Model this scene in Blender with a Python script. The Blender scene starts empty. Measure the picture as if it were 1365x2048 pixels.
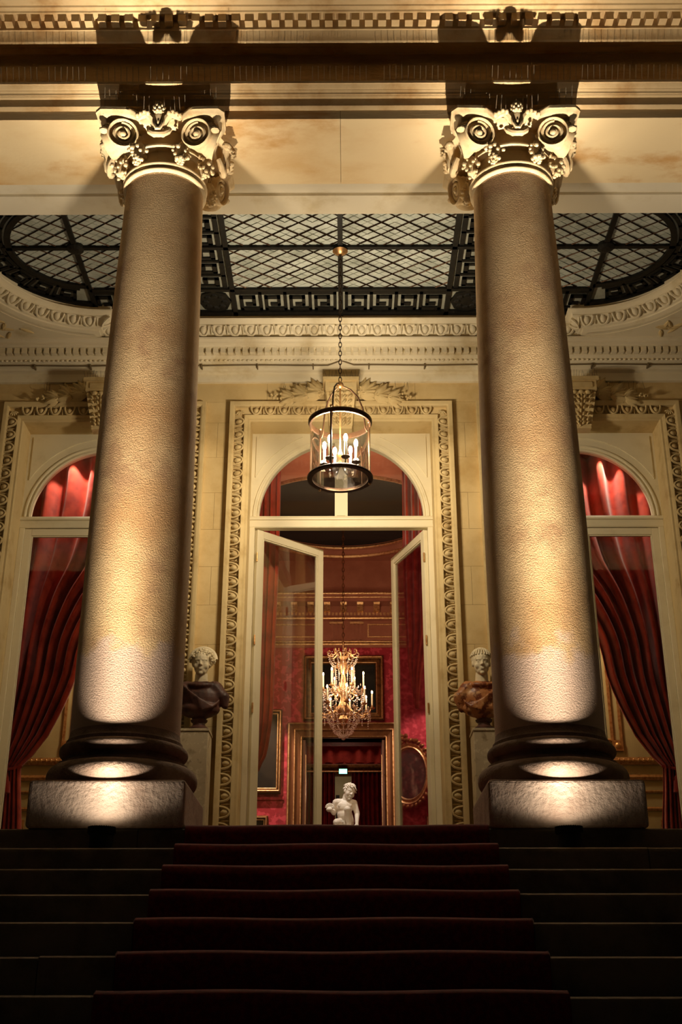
import bpy, bmesh, math, random
from math import sin, cos, pi, radians, sqrt, atan2
from mathutils import Vector, Matrix, Euler
R = random.Random(7)
SC = bpy.context.scene
COL = SC.collection

# ------------------------------------------------------------------ camera, world, exposure
cam_data = bpy.data.cameras.new('camera')
cam_data.sensor_fit = 'VERTICAL'; cam_data.sensor_height = 36.0; cam_data.sensor_width = 24.0
cam_data.lens = 2370.0 / 2048.0 * 36.0
cam_data.clip_start = 0.05; cam_data.clip_end = 200
cam = bpy.data.objects.new('camera', cam_data); COL.objects.link(cam)
cam.location = (0.058, 0.0, 0.0)
cam.rotation_euler = Euler((radians(90 + 23.5), 0, radians(0.3)), 'XYZ')
SC.camera = cam
w = bpy.data.worlds.new('night'); SC.world = w; w.use_nodes = True
w.node_tree.nodes['Background'].inputs[0].default_value = (0.9, 0.75, 0.55, 1)
w.node_tree.nodes['Background'].inputs[1].default_value = 0.008
SC.view_settings.view_transform = 'Standard'; SC.view_settings.look = 'None'
SC.view_settings.gamma = 1.0; SC.view_settings.use_curve_mapping = False
SC.view_settings.exposure = 0.0
SC.cycles.max_bounces = 8; SC.cycles.diffuse_bounces = 4; SC.cycles.glossy_bounces = 3
SC.cycles.transparent_max_bounces = 24; SC.cycles.transmission_bounces = 4
SC.cycles.sample_clamp_indirect = 3.0; SC.cycles.caustics_reflective = False; SC.cycles.caustics_refractive = False

AX = 1.275                       # column axes
WARM = (1.0, 0.72, 0.42); CREAM = (1.0, 0.80, 0.55)

def light(name, kind, loc, power, color, size=0.05, target=None, spot=None, blend=0.3, parent=None, spread=None):
    d = bpy.data.lights.new(name, kind); d.energy = power; d.color = color
    if kind in ('POINT', 'SPOT'): d.shadow_soft_size = size
    if kind == 'AREA':
        d.shape = 'RECTANGLE'; d.size, d.size_y = size
        if spread: d.spread = spread
    if kind == 'SPOT': d.spot_size = radians(spot); d.spot_blend = blend
    o = bpy.data.objects.new(name, d); COL.objects.link(o); o.location = loc
    if target is not None:
        o.rotation_euler = (Vector(target) - Vector(loc)).to_track_quat('-Z', 'Y').to_euler()
    if parent: o.parent = parent
    return o

def beam(lo, a, eps, wide):
    """lamp intensity by angle from the beam axis: a tight reflector peak over a wide spill"""
    d = lo.data; d.use_nodes = True; nt = d.node_tree; N = nt.nodes; L = nt.links
    em = next(n for n in N if n.type == 'EMISSION')
    tc = N.new('ShaderNodeTexCoord'); sx = N.new('ShaderNodeSeparateXYZ'); L.new(tc.outputs['Normal'], sx.inputs[0])
    def m(op, x, y):
        n = N.new('ShaderNodeMath'); n.operation = op
        for i, v in enumerate((x, y)):
            if isinstance(v, (int, float)): n.inputs[i].default_value = v
            else: L.new(v, n.inputs[i])
        return n.outputs[0]
    z2 = m('MULTIPLY', sx.outputs[2], sx.outputs[2]); s2 = m('SUBTRACT', 1.0, z2)
    q = m('ADD', s2, eps); r = m('DIVIDE', s2, 0.12)
    s = m('ADD', m('DIVIDE', a, m('MULTIPLY', q, q)), m('DIVIDE', wide, m('ADD', 1.0, m('MULTIPLY', r, r))))
    L.new(s, em.inputs['Strength'])

# the two floodlights at the column feet, and those of the next columns to either side
UP_POWER = 20.0
uplights = []
for x, tilt in ((-1.25, -0.15), (1.235, 0.05), (-AX * 3, 0), (AX * 3, 0)):
    l = light('uplight_lamp', 'SPOT', (x, 6.45, 0.988), UP_POWER, (1.0, 0.82, 0.62), 0.03, (x + tilt, 6.70, 6.0), 158, 0.35)
    beam(l, 0.072, 0.020, 3.5); uplights.append(l)
# salon lamps and added fill lights
light('picture_lamp', 'SPOT', (-0.5, 12.6, 5.9), 420, (1.0, 0.93, 0.85), 0.03, (0.03, 14.0, 2.35), 22, 0.4)
for sx in (-1, 1):
    light('curtain_spot', 'SPOT', (sx * 2.90, 11.63, 5.82), 44, (1.0, 0.80, 0.62), 0.02, (sx * 2.92, 11.82, 4.9), 80, 0.2)
    light('wall_washer', 'SPOT', (sx * 1.6, 18.6, 6.2), 620, (1.0, 0.70, 0.62), 0.05, (sx * 1.35, 20.0, 2.9 if sx < 0 else 3.4), 46, 0.5)
    light('side_room_fill', 'POINT', (sx * 2.3, 12.5, 4.2), 45, (1.0, 0.72, 0.4), 0.15)  # unseen fill light added to brighten the panelled wall
light('valance_fill', 'SPOT', (0, 21.72, 5.5), 26, (1.0, 0.62, 0.5), 0.1, (0, 21.98, 4.9), 120, 0.5)  # added spot without a fixture, brightens the top of the red pelmet
light('back_room_fill', 'POINT', (0, 23.6, 4.3), 32, (1.0, 0.6, 0.4), 0.2)  # added fill, no fixture, so the farthest room is not dark
light('salon_fill', 'POINT', (0, 15.6, 6.4), 55, (1.0, 0.66, 0.42), 0.3)  # unseen fill light added to keep the salon bright

# ------------------------------------------------------------------ materials
def lin(c):
    return tuple((v / 255 / 12.92) if v / 255 <= 0.04045 else ((v / 255 + 0.055) / 1.055) ** 2.4 for v in c)
def mat(name, c, rough=0.8, metal=0.0, c2=None, scale=3.0, lo=0.35, hi=0.7, fine=0.0, fscale=60.0, bump=0.0, bscale=40.0, bdist=0.01,
        emit=None, estr=0.0, stretch=(1, 1, 1), c3=None, c3scale=1.2, detail=6, sheen=0.0, spec=0.4):
    m = bpy.data.materials.new(name); m.use_nodes = True
    nt = m.node_tree; N = nt.nodes; L = nt.links
    b = N['Principled BSDF']; b.inputs['Base Color'].default_value = (*lin(c), 1)
    b.inputs['Roughness'].default_value = rough; b.inputs['Metallic'].default_value = metal
    b.inputs['Specular IOR Level'].default_value = spec
    if sheen: b.inputs['Sheen Weight'].default_value = sheen
    if emit: b.inputs['Emission Color'].default_value = (*lin(emit), 1); b.inputs['Emission Strength'].default_value = estr
    geo = N.new('ShaderNodeNewGeometry'); mp = N.new('ShaderNodeMapping'); L.new(geo.outputs['Position'], mp.inputs[0])
    mp.inputs['Scale'].default_value = stretch
    def noise(sc, dt=6):
        n = N.new('ShaderNodeTexNoise'); n.inputs['Scale'].default_value = sc; n.inputs['Detail'].default_value = dt
        n.inputs['Roughness'].default_value = 0.62
        L.new(mp.outputs[0], n.inputs['Vector']); return n.outputs[0]
    cur = None
    def mix(fac, a, colr):
        x = N.new('ShaderNodeMix'); x.data_type = 'RGBA'
        L.new(fac, x.inputs['Factor'])
        if a is None: x.inputs['A'].default_value = (*lin(c), 1)
        else: L.new(a, x.inputs['A'])
        x.inputs['B'].default_value = (*lin(colr), 1); return x.outputs['Result']
    def ramp(src, l0, h0):
        r = N.new('ShaderNodeMapRange'); r.interpolation_type = 'SMOOTHSTEP'
        r.inputs['From Min'].default_value = l0; r.inputs['From Max'].default_value = h0
        L.new(src, r.inputs['Value']); return r.outputs[0]
    if c2: cur = mix(ramp(noise(scale, detail), lo, hi), cur, c2)
    if c3: cur = mix(ramp(noise(c3scale, 8), 0.52, 0.68), cur, c3)
    if fine:
        cur = mix(ramp(noise(fscale, 3), 0.5, 0.5 + 0.5 / max(fine, 0.01)), cur, tuple(v * 0.45 for v in c))
    if cur is not None: L.new(cur, b.inputs['Base Color'])
    if bump:
        bp = N.new('ShaderNodeBump'); bp.inputs['Strength'].default_value = bump; bp.inputs['Distance'].default_value = bdist
        L.new(noise(bscale, 5), bp.inputs['Height']); L.new(bp.outputs[0], b.inputs['Normal'])
    return m
def glass_mat(name, tint=(1, 1, 1), gl=1.0, f0=0.0):
    m = bpy.data.materials.new(name); m.use_nodes = True; nt = m.node_tree; N = nt.nodes; L = nt.links
    N.remove(N['Principled BSDF'])
    t = N.new('ShaderNodeBsdfTransparent'); t.inputs[0].default_value = (*tint, 1)
    g = N.new('ShaderNodeBsdfGlossy'); g.inputs['Roughness'].default_value = 0.01
    fr = N.new('ShaderNodeFresnel'); fr.inputs[0].default_value = 1.45
    mu = N.new('ShaderNodeMath'); mu.operation = 'MULTIPLY_ADD'; mu.inputs[1].default_value = gl; mu.inputs[2].default_value = f0
    L.new(fr.outputs[0], mu.inputs[0])
    mx = N.new('ShaderNodeMixShader'); L.new(mu.outputs[0], mx.inputs[0]); L.new(t.outputs[0], mx.inputs[1]); L.new(g.outputs[0], mx.inputs[2])
    L.new(mx.outputs[0], N['Material Output'].inputs[0]); return m

M = {}
M['shaft'] = mat('roughcast_stone', (218, 188, 142), 0.9, c2=(194, 154, 106), scale=1.6, lo=0.38, hi=0.7, fine=0.6, fscale=210, bump=0.8, bscale=105, bdist=0.009, c3=(188, 152, 112), c3scale=2.6)
M['plinth'] = mat('pitted_stone', (196, 176, 160), 0.9, c2=(160, 136, 120), scale=5, lo=0.4, hi=0.75, fine=0.5, fscale=120, bump=0.7, bscale=34, bdist=0.02)
M['base'] = mat('dark_base_stone', (156, 134, 118), 0.9, c2=(112, 94, 82), scale=6, lo=0.4, hi=0.75, fine=0.5, fscale=120, bump=0.6, bscale=50, bdist=0.012)  # darker than the plinth stone, mottled at random
M['capital'] = mat('carved_stone', (226, 204, 160), 0.85, c2=(190, 160, 112), scale=9, lo=0.45, hi=0.8, bump=0.35, bscale=120, bdist=0.004)
M['beam'] = mat('beam_stone', (236, 214, 168), 0.85, c2=(220, 186, 130), scale=1.3, lo=0.45, hi=0.7, stretch=(0.6, 1, 2.5), c3=(208, 162, 100), c3scale=1.6, bump=0.25, bscale=30, bdist=0.006)
M['cornice'] = mat('weathered_cornice_stone', (212, 186, 140), 0.85, c2=(176, 138, 86), scale=3, lo=0.42, hi=0.75, bump=0.3, bscale=60, bdist=0.005)
M['frieze'] = mat('pale_frieze_stone', (236, 200, 138), 0.9, c2=(190, 142, 84), scale=1.8, lo=0.4, hi=0.75, stretch=(0.5, 1, 2), bump=0.3, bscale=50)  # pale base tone, browner in random patches
M['paint'] = mat('cream_painted_plaster', (232, 222, 194), 0.75, c2=(210, 194, 154), scale=2.5, lo=0.5, hi=0.75, bump=0.12, bscale=30, bdist=0.004)
M['wall'] = mat('limestone_ashlar', (214, 190, 138), 0.85, c2=(190, 160, 104), scale=2.0, lo=0.4, hi=0.75, fine=0.25, fscale=90, bump=0.15, bscale=80, bdist=0.003)
M['carve'] = mat('surround_stone', (212, 190, 140), 0.85, c2=(184, 156, 104), scale=4, lo=0.45, hi=0.8, bump=0.15, bscale=90, bdist=0.003)
M['joinery'] = mat('ivory_joinery_paint', (228, 218, 186), 0.5, c2=(212, 200, 164), scale=3, lo=0.5, hi=0.8)
M['step'] = mat('dark_step_stone', (136, 124, 106), 0.9, c2=(96, 86, 72), scale=3, lo=0.4, hi=0.7, bump=0.4, bscale=40)
M['carpet'] = mat('red_carpet_pile', (120, 14, 16), 0.95, c2=(96, 10, 12), scale=40, lo=0.4, hi=0.6, bump=0.4, bscale=300, bdist=0.004, sheen=0.2)
M['iron'] = mat('black_iron', (22, 22, 20), 0.55, 0.3, c2=(40, 36, 30), scale=20, lo=0.5, hi=0.7)
M['frost'] = mat('frosted_roof_glass', (190, 198, 190), 0.5, c2=(158, 166, 156), scale=5, lo=0.4, hi=0.7, fine=0.4, fscale=120)
M['bronze'] = mat('dark_bronze', (62, 44, 30), 0.4, 0.8, c2=(90, 62, 40), scale=15, lo=0.5, hi=0.8)
M['brass'] = mat('pale_brass', (200, 160, 110), 0.35, 0.9, c2=(160, 116, 70), scale=20)
M['black'] = mat('black_lamp_casing', (12, 12, 12), 0.6, 0.0)
M['gold'] = mat('gilding', (228, 186, 132), 0.38, 0.8, c2=(184, 130, 76), scale=25, lo=0.4, hi=0.7, bump=0.3, bscale=60, bdist=0.006)
M['darkgold'] = mat('old_gilding', (128, 86, 44), 0.45, 0.7, c2=(78, 48, 24), scale=18, lo=0.4, hi=0.7)
M['curtain'] = mat('red_velvet', (186, 66, 48), 0.85, c2=(146, 42, 32), scale=6, lo=0.4, hi=0.7, sheen=0.3, spec=0.15, bump=0.15, bscale=150)
M['darkcurtain'] = mat('dark_red_velvet', (96, 18, 14), 0.9, c2=(64, 10, 8), scale=6, spec=0.1)
M['damask'] = mat('red_damask', (156, 26, 40), 0.7, c2=(196, 62, 74), scale=9, lo=0.5, hi=0.56, detail=2, c3=(126, 18, 30), c3scale=5)
M['salon'] = mat('rose_plaster', (176, 112, 84), 0.8, c2=(158, 96, 70), scale=2, fine=0.3, fscale=50)
M['disc'] = mat('dark_ceiling_canvas', (44, 36, 28), 0.85, c2=(24, 20, 17), scale=1.2, stretch=(0.5, 2.0, 1))
M['boiserie'] = mat('ivory_panelling', (196, 182, 140), 0.6, c2=(180, 164, 122), scale=2)
M['wood'] = mat('gilt_brown_wood', (140, 92, 54), 0.5, 0.15, c2=(110, 68, 36), scale=10, stretch=(1, 1, 0.2))
M['mauve'] = mat('rose_door_panel', (150, 104, 84), 0.6, c2=(134, 90, 72), scale=3)
M['canvas'] = mat('dark_oil_canvas', (44, 38, 26), 0.6, c2=(16, 15, 10), scale=2.2, lo=0.35, hi=0.6, spec=0.15)
M['portrait'] = mat('old_portrait_canvas', (34, 28, 22), 0.5, c2=(120, 98, 78), scale=4.5, lo=0.55, hi=0.72, stretch=(1.4, 1, 0.7))
M['marble'] = mat('white_marble', (236, 228, 214), 0.45, c2=(218, 206, 190), scale=6)
M['bustmarble'] = mat('aged_white_marble', (226, 214, 182), 0.6, c2=(190, 172, 136), scale=12, lo=0.5, hi=0.75)
M['porphyry'] = mat('purple_porphyry', (98, 64, 54), 0.5, c2=(58, 36, 34), scale=10, fine=0.2, fscale=200)
M['breccia'] = mat('orange_breccia', (184, 122, 74), 0.4, c2=(120, 62, 36), scale=14, lo=0.48, hi=0.56, c3=(222, 176, 126), c3scale=9)
M['greymarble'] = mat('veined_grey_marble', (196, 182, 152), 0.5, c2=(216, 204, 176), scale=22, lo=0.52, hi=0.6, c3=(154, 138, 108), c3scale=11)
M['flame'] = mat('lit_bulb', (255, 240, 210), emit=(255, 226, 170), estr=45)
M['flame2'] = mat('lit_candle_bulb', (255, 230, 190), emit=(255, 214, 160), estr=30)
M['candle'] = mat('candle_sleeve', (240, 224, 186), 0.5)
M['crystal'] = mat('cut_crystal', (255, 238, 222), 0.12, 0.35, c2=(220, 190, 165), scale=60)
M['exit'] = mat('lit_exit_sign', (190, 255, 225), emit=(130, 255, 205), estr=3.0)
M['lens'] = mat('lamp_lens', (255, 240, 220), emit=(255, 225, 180), estr=6)
M['border'] = mat('dim_border_glass', (166, 168, 154), 0.6, c2=(136, 138, 126), scale=5)
M['glass'] = glass_mat('window_glass', (0.97, 0.97, 0.95), 0.7)
M['lglass'] = glass_mat('lantern_glass', (0.98, 0.98, 0.97), 0.8, 0.02)
M['cable'] = mat('grey_cable', (120, 104, 76), 0.6)
M['spike'] = mat('steel_spike', (190, 176, 150), 0.35, 0.7)

def two_coats(m, low, zb):
    # the foot of the shaft carries a newer pinkish render that ends in a ragged edge
    nt = m.node_tree; N = nt.nodes; L = nt.links; b = N['Principled BSDF']
    src = b.inputs['Base Color'].links[0].from_socket
    g = N.new('ShaderNodeNewGeometry'); s = N.new('ShaderNodeSeparateXYZ'); L.new(g.outputs['Position'], s.inputs[0])
    n = N.new('ShaderNodeTexNoise'); n.inputs['Scale'].default_value = 6; n.inputs['Detail'].default_value = 8; L.new(g.outputs['Position'], n.inputs['Vector'])
    a = N.new('ShaderNodeMath'); a.operation = 'MULTIPLY_ADD'; a.inputs[1].default_value = 0.5; L.new(n.outputs[0], a.inputs[0]); L.new(s.outputs[2], a.inputs[2])
    r = N.new('ShaderNodeMapRange'); r.inputs['From Min'].default_value = zb + 0.24; r.inputs['From Max'].default_value = zb + 0.32; L.new(a.outputs[0], r.inputs['Value'])
    x = N.new('ShaderNodeMix'); x.data_type = 'RGBA'; L.new(r.outputs[0], x.inputs['Factor']); x.inputs['A'].default_value = (*lin(low), 1); L.new(src, x.inputs['B'])
    L.new(x.outputs['Result'], b.inputs['Base Color'])
two_coats(M['shaft'], (206, 180, 160), 2.05)

# ------------------------------------------------------------------ mesh helpers
class MB:
    def __init__(s): s.v = []; s.f = []
    def add(s, vs, fs):
        n = len(s.v); s.v += [tuple(p) for p in vs]; s.f += [tuple(i + n for i in f) for f in fs]; return s
    def box(s, x0, x1, y0, y1, z0, z1):
        return s.add([(x0, y0, z0), (x1, y0, z0), (x1, y1, z0), (x0, y1, z0), (x0, y0, z1), (x1, y0, z1), (x1, y1, z1), (x0, y1, z1)],
                     [(3, 2, 1, 0), (4, 5, 6, 7), (0, 1, 5, 4), (1, 2, 6, 5), (2, 3, 7, 6), (3, 0, 4, 7)])
    def grid(s, rows, close_u=False, close_v=False):
        nu = len(rows); nv = len(rows[0]); vs = [p for r in rows for p in r]; fs = []
        for i in range(nu if close_u else nu - 1):
            for j in range(nv if close_v else nv - 1):
                a, b = i, (i + 1) % nu; c, d = j, (j + 1) % nv
                fs.append((a * nv + c, a * nv + d, b * nv + d, b * nv + c))
        return s.add(vs, fs)
    def lathe(s, prof, n=24, c=(0, 0, 0), caps=True):
        rows = [[(c[0] + r * cos(2 * pi * k / n), c[1] + r * sin(2 * pi * k / n), c[2] + z) for k in range(n)] for r, z in prof]
        s.grid(rows, close_v=True)
        if caps:
            b = len(s.v) - n * len(prof)
            if prof[0][0] > 1e-4: s.f.append(tuple(b + k for k in range(n))[::-1])
            if prof[-1][0] > 1e-4: s.f.append(tuple(b + n * (len(prof) - 1) + k for k in range(n)))
        return s
    def tube(s, pts, r=0.01, n=6, closed=False):
        pts = [Vector(p) for p in pts]; m = len(pts); rows = []; up = None
        for i, p in enumerate(pts):
            a = pts[(i - 1) % m] if closed or i > 0 else p
            b = pts[(i + 1) % m] if closed or i < m - 1 else p
            t = (b - a).normalized()
            if up is None:
                up = Vector((0, 0, 1)) if abs(t.z) < 0.9 else Vector((0, 1, 0))
            side = t.cross(up)
            if side.length < 1e-5: side = t.orthogonal()
            side.normalize(); up = side.cross(t).normalized()
            rr = r[i] if isinstance(r, (list, tuple)) else r
            rows.append([tuple(p + side * (rr * cos(2 * pi * k / n)) + up * (rr * sin(2 * pi * k / n))) for k in range(n)])
        base = len(s.v); s.grid(rows, close_u=closed, close_v=True)
        if not closed:
            s.f.append(tuple(base + k for k in range(n))); s.f.append(tuple(base + n * (m - 1) + k for k in range(n))[::-1])
        return s
    def ball(s, c, r, nu=8, nv=6, rot=None):
        if not isinstance(r, (list, tuple)): r = (r, r, r)
        base = len(s.v); vs = [(0, 0, 1)]
        for i in range(1, nv):
            a = pi * i / nv
            for k in range(nu): vs.append((sin(a) * cos(2 * pi * k / nu), sin(a) * sin(2 * pi * k / nu), cos(a)))
        vs.append((0, 0, -1)); out = []
        for p in vs:
            q = Vector((p[0] * r[0], p[1] * r[1], p[2] * r[2]))
            if rot is not None: q = rot @ q
            out.append((q.x + c[0], q.y + c[1], q.z + c[2]))
        fs = [(0, 1 + k, 1 + (k + 1) % nu) for k in range(nu)]
        for i in range(nv - 2):
            for k in range(nu):
                a = 1 + i * nu + k; b = 1 + i * nu + (k + 1) % nu
                fs.append((a, a + nu, b + nu, b))
        e = len(vs) - 1; q = 1 + (nv - 2) * nu
        fs += [(e, q + (k + 1) % nu, q + k) for k in range(nu)]
        return s.add(out, fs)
    def cap(s, a, b, ra, rb, n=10):
        """closed tapered capsule"""
        a = Vector(a); b = Vector(b); t = (b - a).normalized(); u = t.orthogonal().normalized(); v = t.cross(u)
        rows = []
        for ang in (-85, -55, -25, 0): rows.append((a + t * (ra * sin(radians(ang))), ra * cos(radians(ang))))
        for ang in (0, 25, 55, 85): rows.append((b + t * (rb * sin(radians(ang))), rb * cos(radians(ang))))
        base = len(s.v)
        s.grid([[tuple(p + u * (r * cos(2 * pi * k / n)) + v * (r * sin(2 * pi * k / n))) for k in range(n)] for p, r in rows], close_v=True)
        s.f.append(tuple(base + k for k in range(n))[::-1]); s.f.append(tuple(base + n * 7 + k for k in range(n)))
        return s
    def prism_x(s, prof, x0, x1):
        """closed (y,z) profile extruded along x"""
        n = len(prof)
        s.add([(x0, y, z) for y, z in prof] + [(x1, y, z) for y, z in prof],
              [tuple(range(n))[::-1], tuple(range(n, 2 * n))] + [(i, (i + 1) % n, n + (i + 1) % n, n + i) for i in range(n)]); return s
    def prism_y(s, poly, y0, y1):
        n = len(poly)
        s.add([(x, y0, z) for x, z in poly] + [(x, y1, z) for x, z in poly],
              [tuple(range(n)), tuple(range(n, 2 * n))[::-1]] + [(i, n + i, n + (i + 1) % n, (i + 1) % n) for i in range(n)]); return s
    def prism_z(s, poly, z0, z1):
        n = len(poly)
        s.add([(x, y, z0) for x, y in poly] + [(x, y, z1) for x, y in poly],
              [tuple(range(n))[::-1], tuple(range(n, 2 * n))] + [(i, (i + 1) % n, n + (i + 1) % n, n + i) for i in range(n)]); return s
    def xf(s, m, start=0):
        s.v[start:] = [tuple(m @ Vector(p)) for p in s.v[start:]]; return s
    def merge(s, o, m=None):
        return s.add([tuple(m @ Vector(p)) for p in o.v] if m is not None else o.v, o.f)
    def mesh(s, name, mt, smooth=40, fix=True):
        me = bpy.data.meshes.new(name); me.from_pydata(s.v, [], s.f); me.update()
        if fix:
            bm = bmesh.new(); bm.from_mesh(me); bmesh.ops.recalc_face_normals(bm, faces=bm.faces); bm.to_mesh(me); bm.free()
        if smooth:
            me.shade_smooth(); me.set_sharp_from_angle(angle=radians(smooth))
        me.materials.append(mt); return me
    def build(s, name, mt, parent=None, smooth=40, loc=None, bevel=0.0):
        o = bpy.data.objects.new(name, s.mesh(name, mt, smooth)); COL.objects.link(o)
        if parent: o.parent = parent
        if loc: o.location = loc
        if bevel:
            b = o.modifiers.new('bevel', 'BEVEL'); b.width = bevel; b.segments = 2; b.limit_method = 'ANGLE'
        return o

def tag(o, label, cat=None, group=None, kind=None):
    o['label'] = label
    if cat: o['category'] = cat
    if group: o['group'] = group
    if kind: o['kind'] = kind
    return o
def root(name, loc, label, cat=None, group=None, kind=None, rz=0.0):
    o = bpy.data.objects.new(name, None); COL.objects.link(o); o.location = loc; o.rotation_euler = (0, 0, rz)
    o.empty_display_size = 0.1
    return tag(o, label, cat, group, kind)
def inst(name, me, parent, loc=(0, 0, 0), rot=(0, 0, 0), sc=(1, 1, 1)):
    o = bpy.data.objects.new(name, me); COL.objects.link(o); o.parent = parent
    o.location = loc; o.rotation_euler = rot; o.scale = sc; return o
def copy_tree(o, parent=None):
    c = o.copy(); COL.objects.link(c)
    if parent: c.parent = parent
    for ch in [x for x in o.children if x.type != 'LIGHT']: copy_tree(ch, c)
    return c
def melt(mb, name, mt, parent, voxel=0.008, smooth_it=6, loc=None):
    """one continuous surface out of overlapping closed shapes"""
    me = bpy.data.meshes.new(name); me.from_pydata(mb.v, [], mb.f); me.update()
    bm = bmesh.new(); bm.from_mesh(me); bmesh.ops.recalc_face_normals(bm, faces=bm.faces); bm.to_mesh(me); bm.free()
    t = bpy.data.objects.new(name + '_tmp', me); COL.objects.link(t)
    r = t.modifiers.new('r', 'REMESH'); r.mode = 'VOXEL'; r.voxel_size = voxel
    sm = t.modifiers.new('s', 'SMOOTH'); sm.iterations = smooth_it; sm.factor = 0.5
    dg = bpy.context.evaluated_depsgraph_get(); dg.update()
    out = bpy.data.meshes.new_from_object(t.evaluated_get(dg))
    bpy.data.objects.remove(t); bpy.data.meshes.remove(me)
    out.name = name; out.materials.clear(); out.materials.append(mt); out.shade_smooth()
    o = bpy.data.objects.new(name, out); COL.objects.link(o)
    if parent: o.parent = parent
    if loc: o.location = loc
    return o
def arc(cx, cz, r, a0, a1, n):
    return [(cx + r * cos(radians(a0 + (a1 - a0) * i / n)), cz + r * sin(radians(a0 + (a1 - a0) * i / n))) for i in range(n + 1)]
# ================================================================== SETTING
# ---- ground, stairs, landing
o = MB().box(-7, 7, -3, 6.63, -1.35, -1.1).build('ground', M['step'], smooth=0); tag(o, 'dark courtyard ground at the foot of the steps', 'ground', kind='structure')
NSTEP = 13
TR = 0.36; RI = 0.15; Y0 = 6.63
stairs = root('staircase', (0, 0, -1.1), 'dark stone flight of steps under the red carpet', 'stairs', kind='structure')
for k in range(0, NSTEP + 1):
    top = 1.0 - RI * k; yf = Y0 - TR * k
    x = -5.2 + R.uniform(-0.4, 0.4)
    while x < 5.2:
        x1 = min(x + R.uniform(1.3, 1.9), 5.4)
        dz = R.uniform(-0.003, 0.003)
        d = 0.5 if k == 0 else 0.42
        prof = [(yf + d, top + dz), (yf + d, top - RI), (yf, top - RI), (yf, top - 0.02 + dz), (yf + 0.006, top - 0.007 + dz), (yf + 0.02, top + dz)]
        MB().prism_x([(y, z + 1.1) for y, z in prof], x + 0.002, x1 - 0.002).build('step_stone', M['step'], stairs, 30)
        x = x1
MB().box(-5.2, 5.2, 2.1, 6.9, -0.02, 0.14).box(-5.2, 5.2, 4.0, 6.9, 0.14, 0.8).box(-5.2, 5.2, 5.6, 6.9, 0.8, 1.5).build('step_core', M['step'], stairs, 0)
o = MB().box(-6, 6, 7.11, 26.6, 0.85, 0.999).build('floor', M['step'], smooth=0); tag(o, 'stone landing floor at the top of the steps', 'floor', kind='structure')

# carpet runner: one continuous strip following treads, nosings and risers
def carpet():
    top = []; t = 0.018
    top.append((11.0, 1.0))
    for k in range(0, NSTEP):
        yf = Y0 - TR * k; z = 1.0 - RI * k
        top += [(yf + 0.03, z), (yf + 0.004, z - 0.008), (yf - 0.002, z - 0.03), (yf - 0.001, z - RI + 0.02), (yf - 0.014, z - RI + 0.003)]
    top.append((1.6, -0.95))
    rows = []
    xs = [-0.83 + 1.66 * i / 16 for i in range(17)]
    outer = []
    for i, (y, z) in enumerate(top):
        a = Vector(top[max(i - 1, 0)]); b = Vector(top[min(i + 1, len(top) - 1)]); d = (b - a).normalized(); n = Vector((d.y, -d.x))
        if n.y < 0 and n.x > 0: n = -n
        n = Vector((-abs(d.y), abs(d.x)))
        outer.append((y + n.x * t, z + n.y * t))
    mb = MB()
    mb.grid([[(x + 0.004 * sin(3.1 * y + 9 * x) * (abs(x) > .8), y, z + 0.003 * sin(7 * x + 2.3 * y)) for x in xs] for y, z in outer])
    for e in (xs[0], xs[-1]):
        mb.grid([[(e, outer[i][0], outer[i][1]), (e, top[i][0], top[i][1])] for i in range(len(top))])
    c = mb.build('red_carpet', M['carpet'], smooth=60); c.location = (0, 0, 0.002)
    tag(c, 'dark red carpet runner laid down the middle of the stone steps', 'carpet')
carpet()

# ---- entablature over the columns
ent = root('trim_1', (0, 0.065, 0.062), 'stone entablature with dentil cornice spanning both columns', 'entablature', kind='structure')
XE = 5.6
def cuts(a, b, lo, hi):
    xs = [a]
    while xs[-1] < b - hi: xs.append(xs[-1] + R.uniform(lo, hi))
    return xs + [b]
cx = cuts(-XE, XE, 1.6, 2.4)
for a, b in zip(cx[:-1], cx[1:]):
    MB().box(a + 0.0015, b - 0.0015, 6.77, 7.50, 6.06, 6.30).build('soffit_stone', M['beam'], ent, 0)
MB().prism_x([(7.49, 6.30), (7.49, 6.072), (7.50, 6.066), (7.615, 6.066), (7.62, 6.08), (7.64, 6.08), (7.645, 6.06), (7.88, 6.06), (7.885, 6.065), (7.885, 6.30)], -XE, XE).build('painted_soffit_band', M['paint'], ent)
arch = [(6.90, 6.30), (6.77, 6.14), (6.745, 6.150), (6.738, 6.156), (6.738, 6.222), (6.722, 6.228), (6.716, 6.236), (6.708, 6.236), (6.704, 6.25), (6.690, 6.258), (6.688, 6.262), (6.672, 6.268), (6.655, 6.282), (6.645, 6.284), (6.645, 6.305), (6.90, 6.32)]
MB().prism_x(arch, -XE, XE).build('architrave_moulding', M['cornice'], ent, 25)
cx = cuts(-XE, XE, 0.7, 1.2)
for a, b in zip(cx[:-1], cx[1:]):
    MB().box(a + 0.001, b - 0.001, 6.80, 6.95, 6.30, 6.72).build('frieze_stone', M['frieze'], ent, 0)
MB().box(-XE, XE, 6.90, 7.88, 6.30, 7.6).build('beam_core', M['frieze'], ent, 0)
bed = [(6.95, 6.71), (6.80, 6.71), (6.792, 6.716), (6.775, 6.716), (6.76, 6.70), (6.72, 6.697), (6.712, 6.704), (6.70, 6.704), (6.69, 6.69), (6.66, 6.69),
       (6.652, 6.70), (6.648, 6.725), (6.638, 6.755), (6.625, 6.775), (6.615, 6.778), (6.615, 6.80), (6.615, 6.87), (6.95, 6.90)]
MB().prism_x(bed, -XE, XE).build('bed_moulding', M['cornice'], ent, 25)
me = MB().box(-0.029, 0.029, 6.553, 6.62, 6.80, 6.87).mesh('dentil', M['cornice'], 0)
x = -3.65
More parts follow.
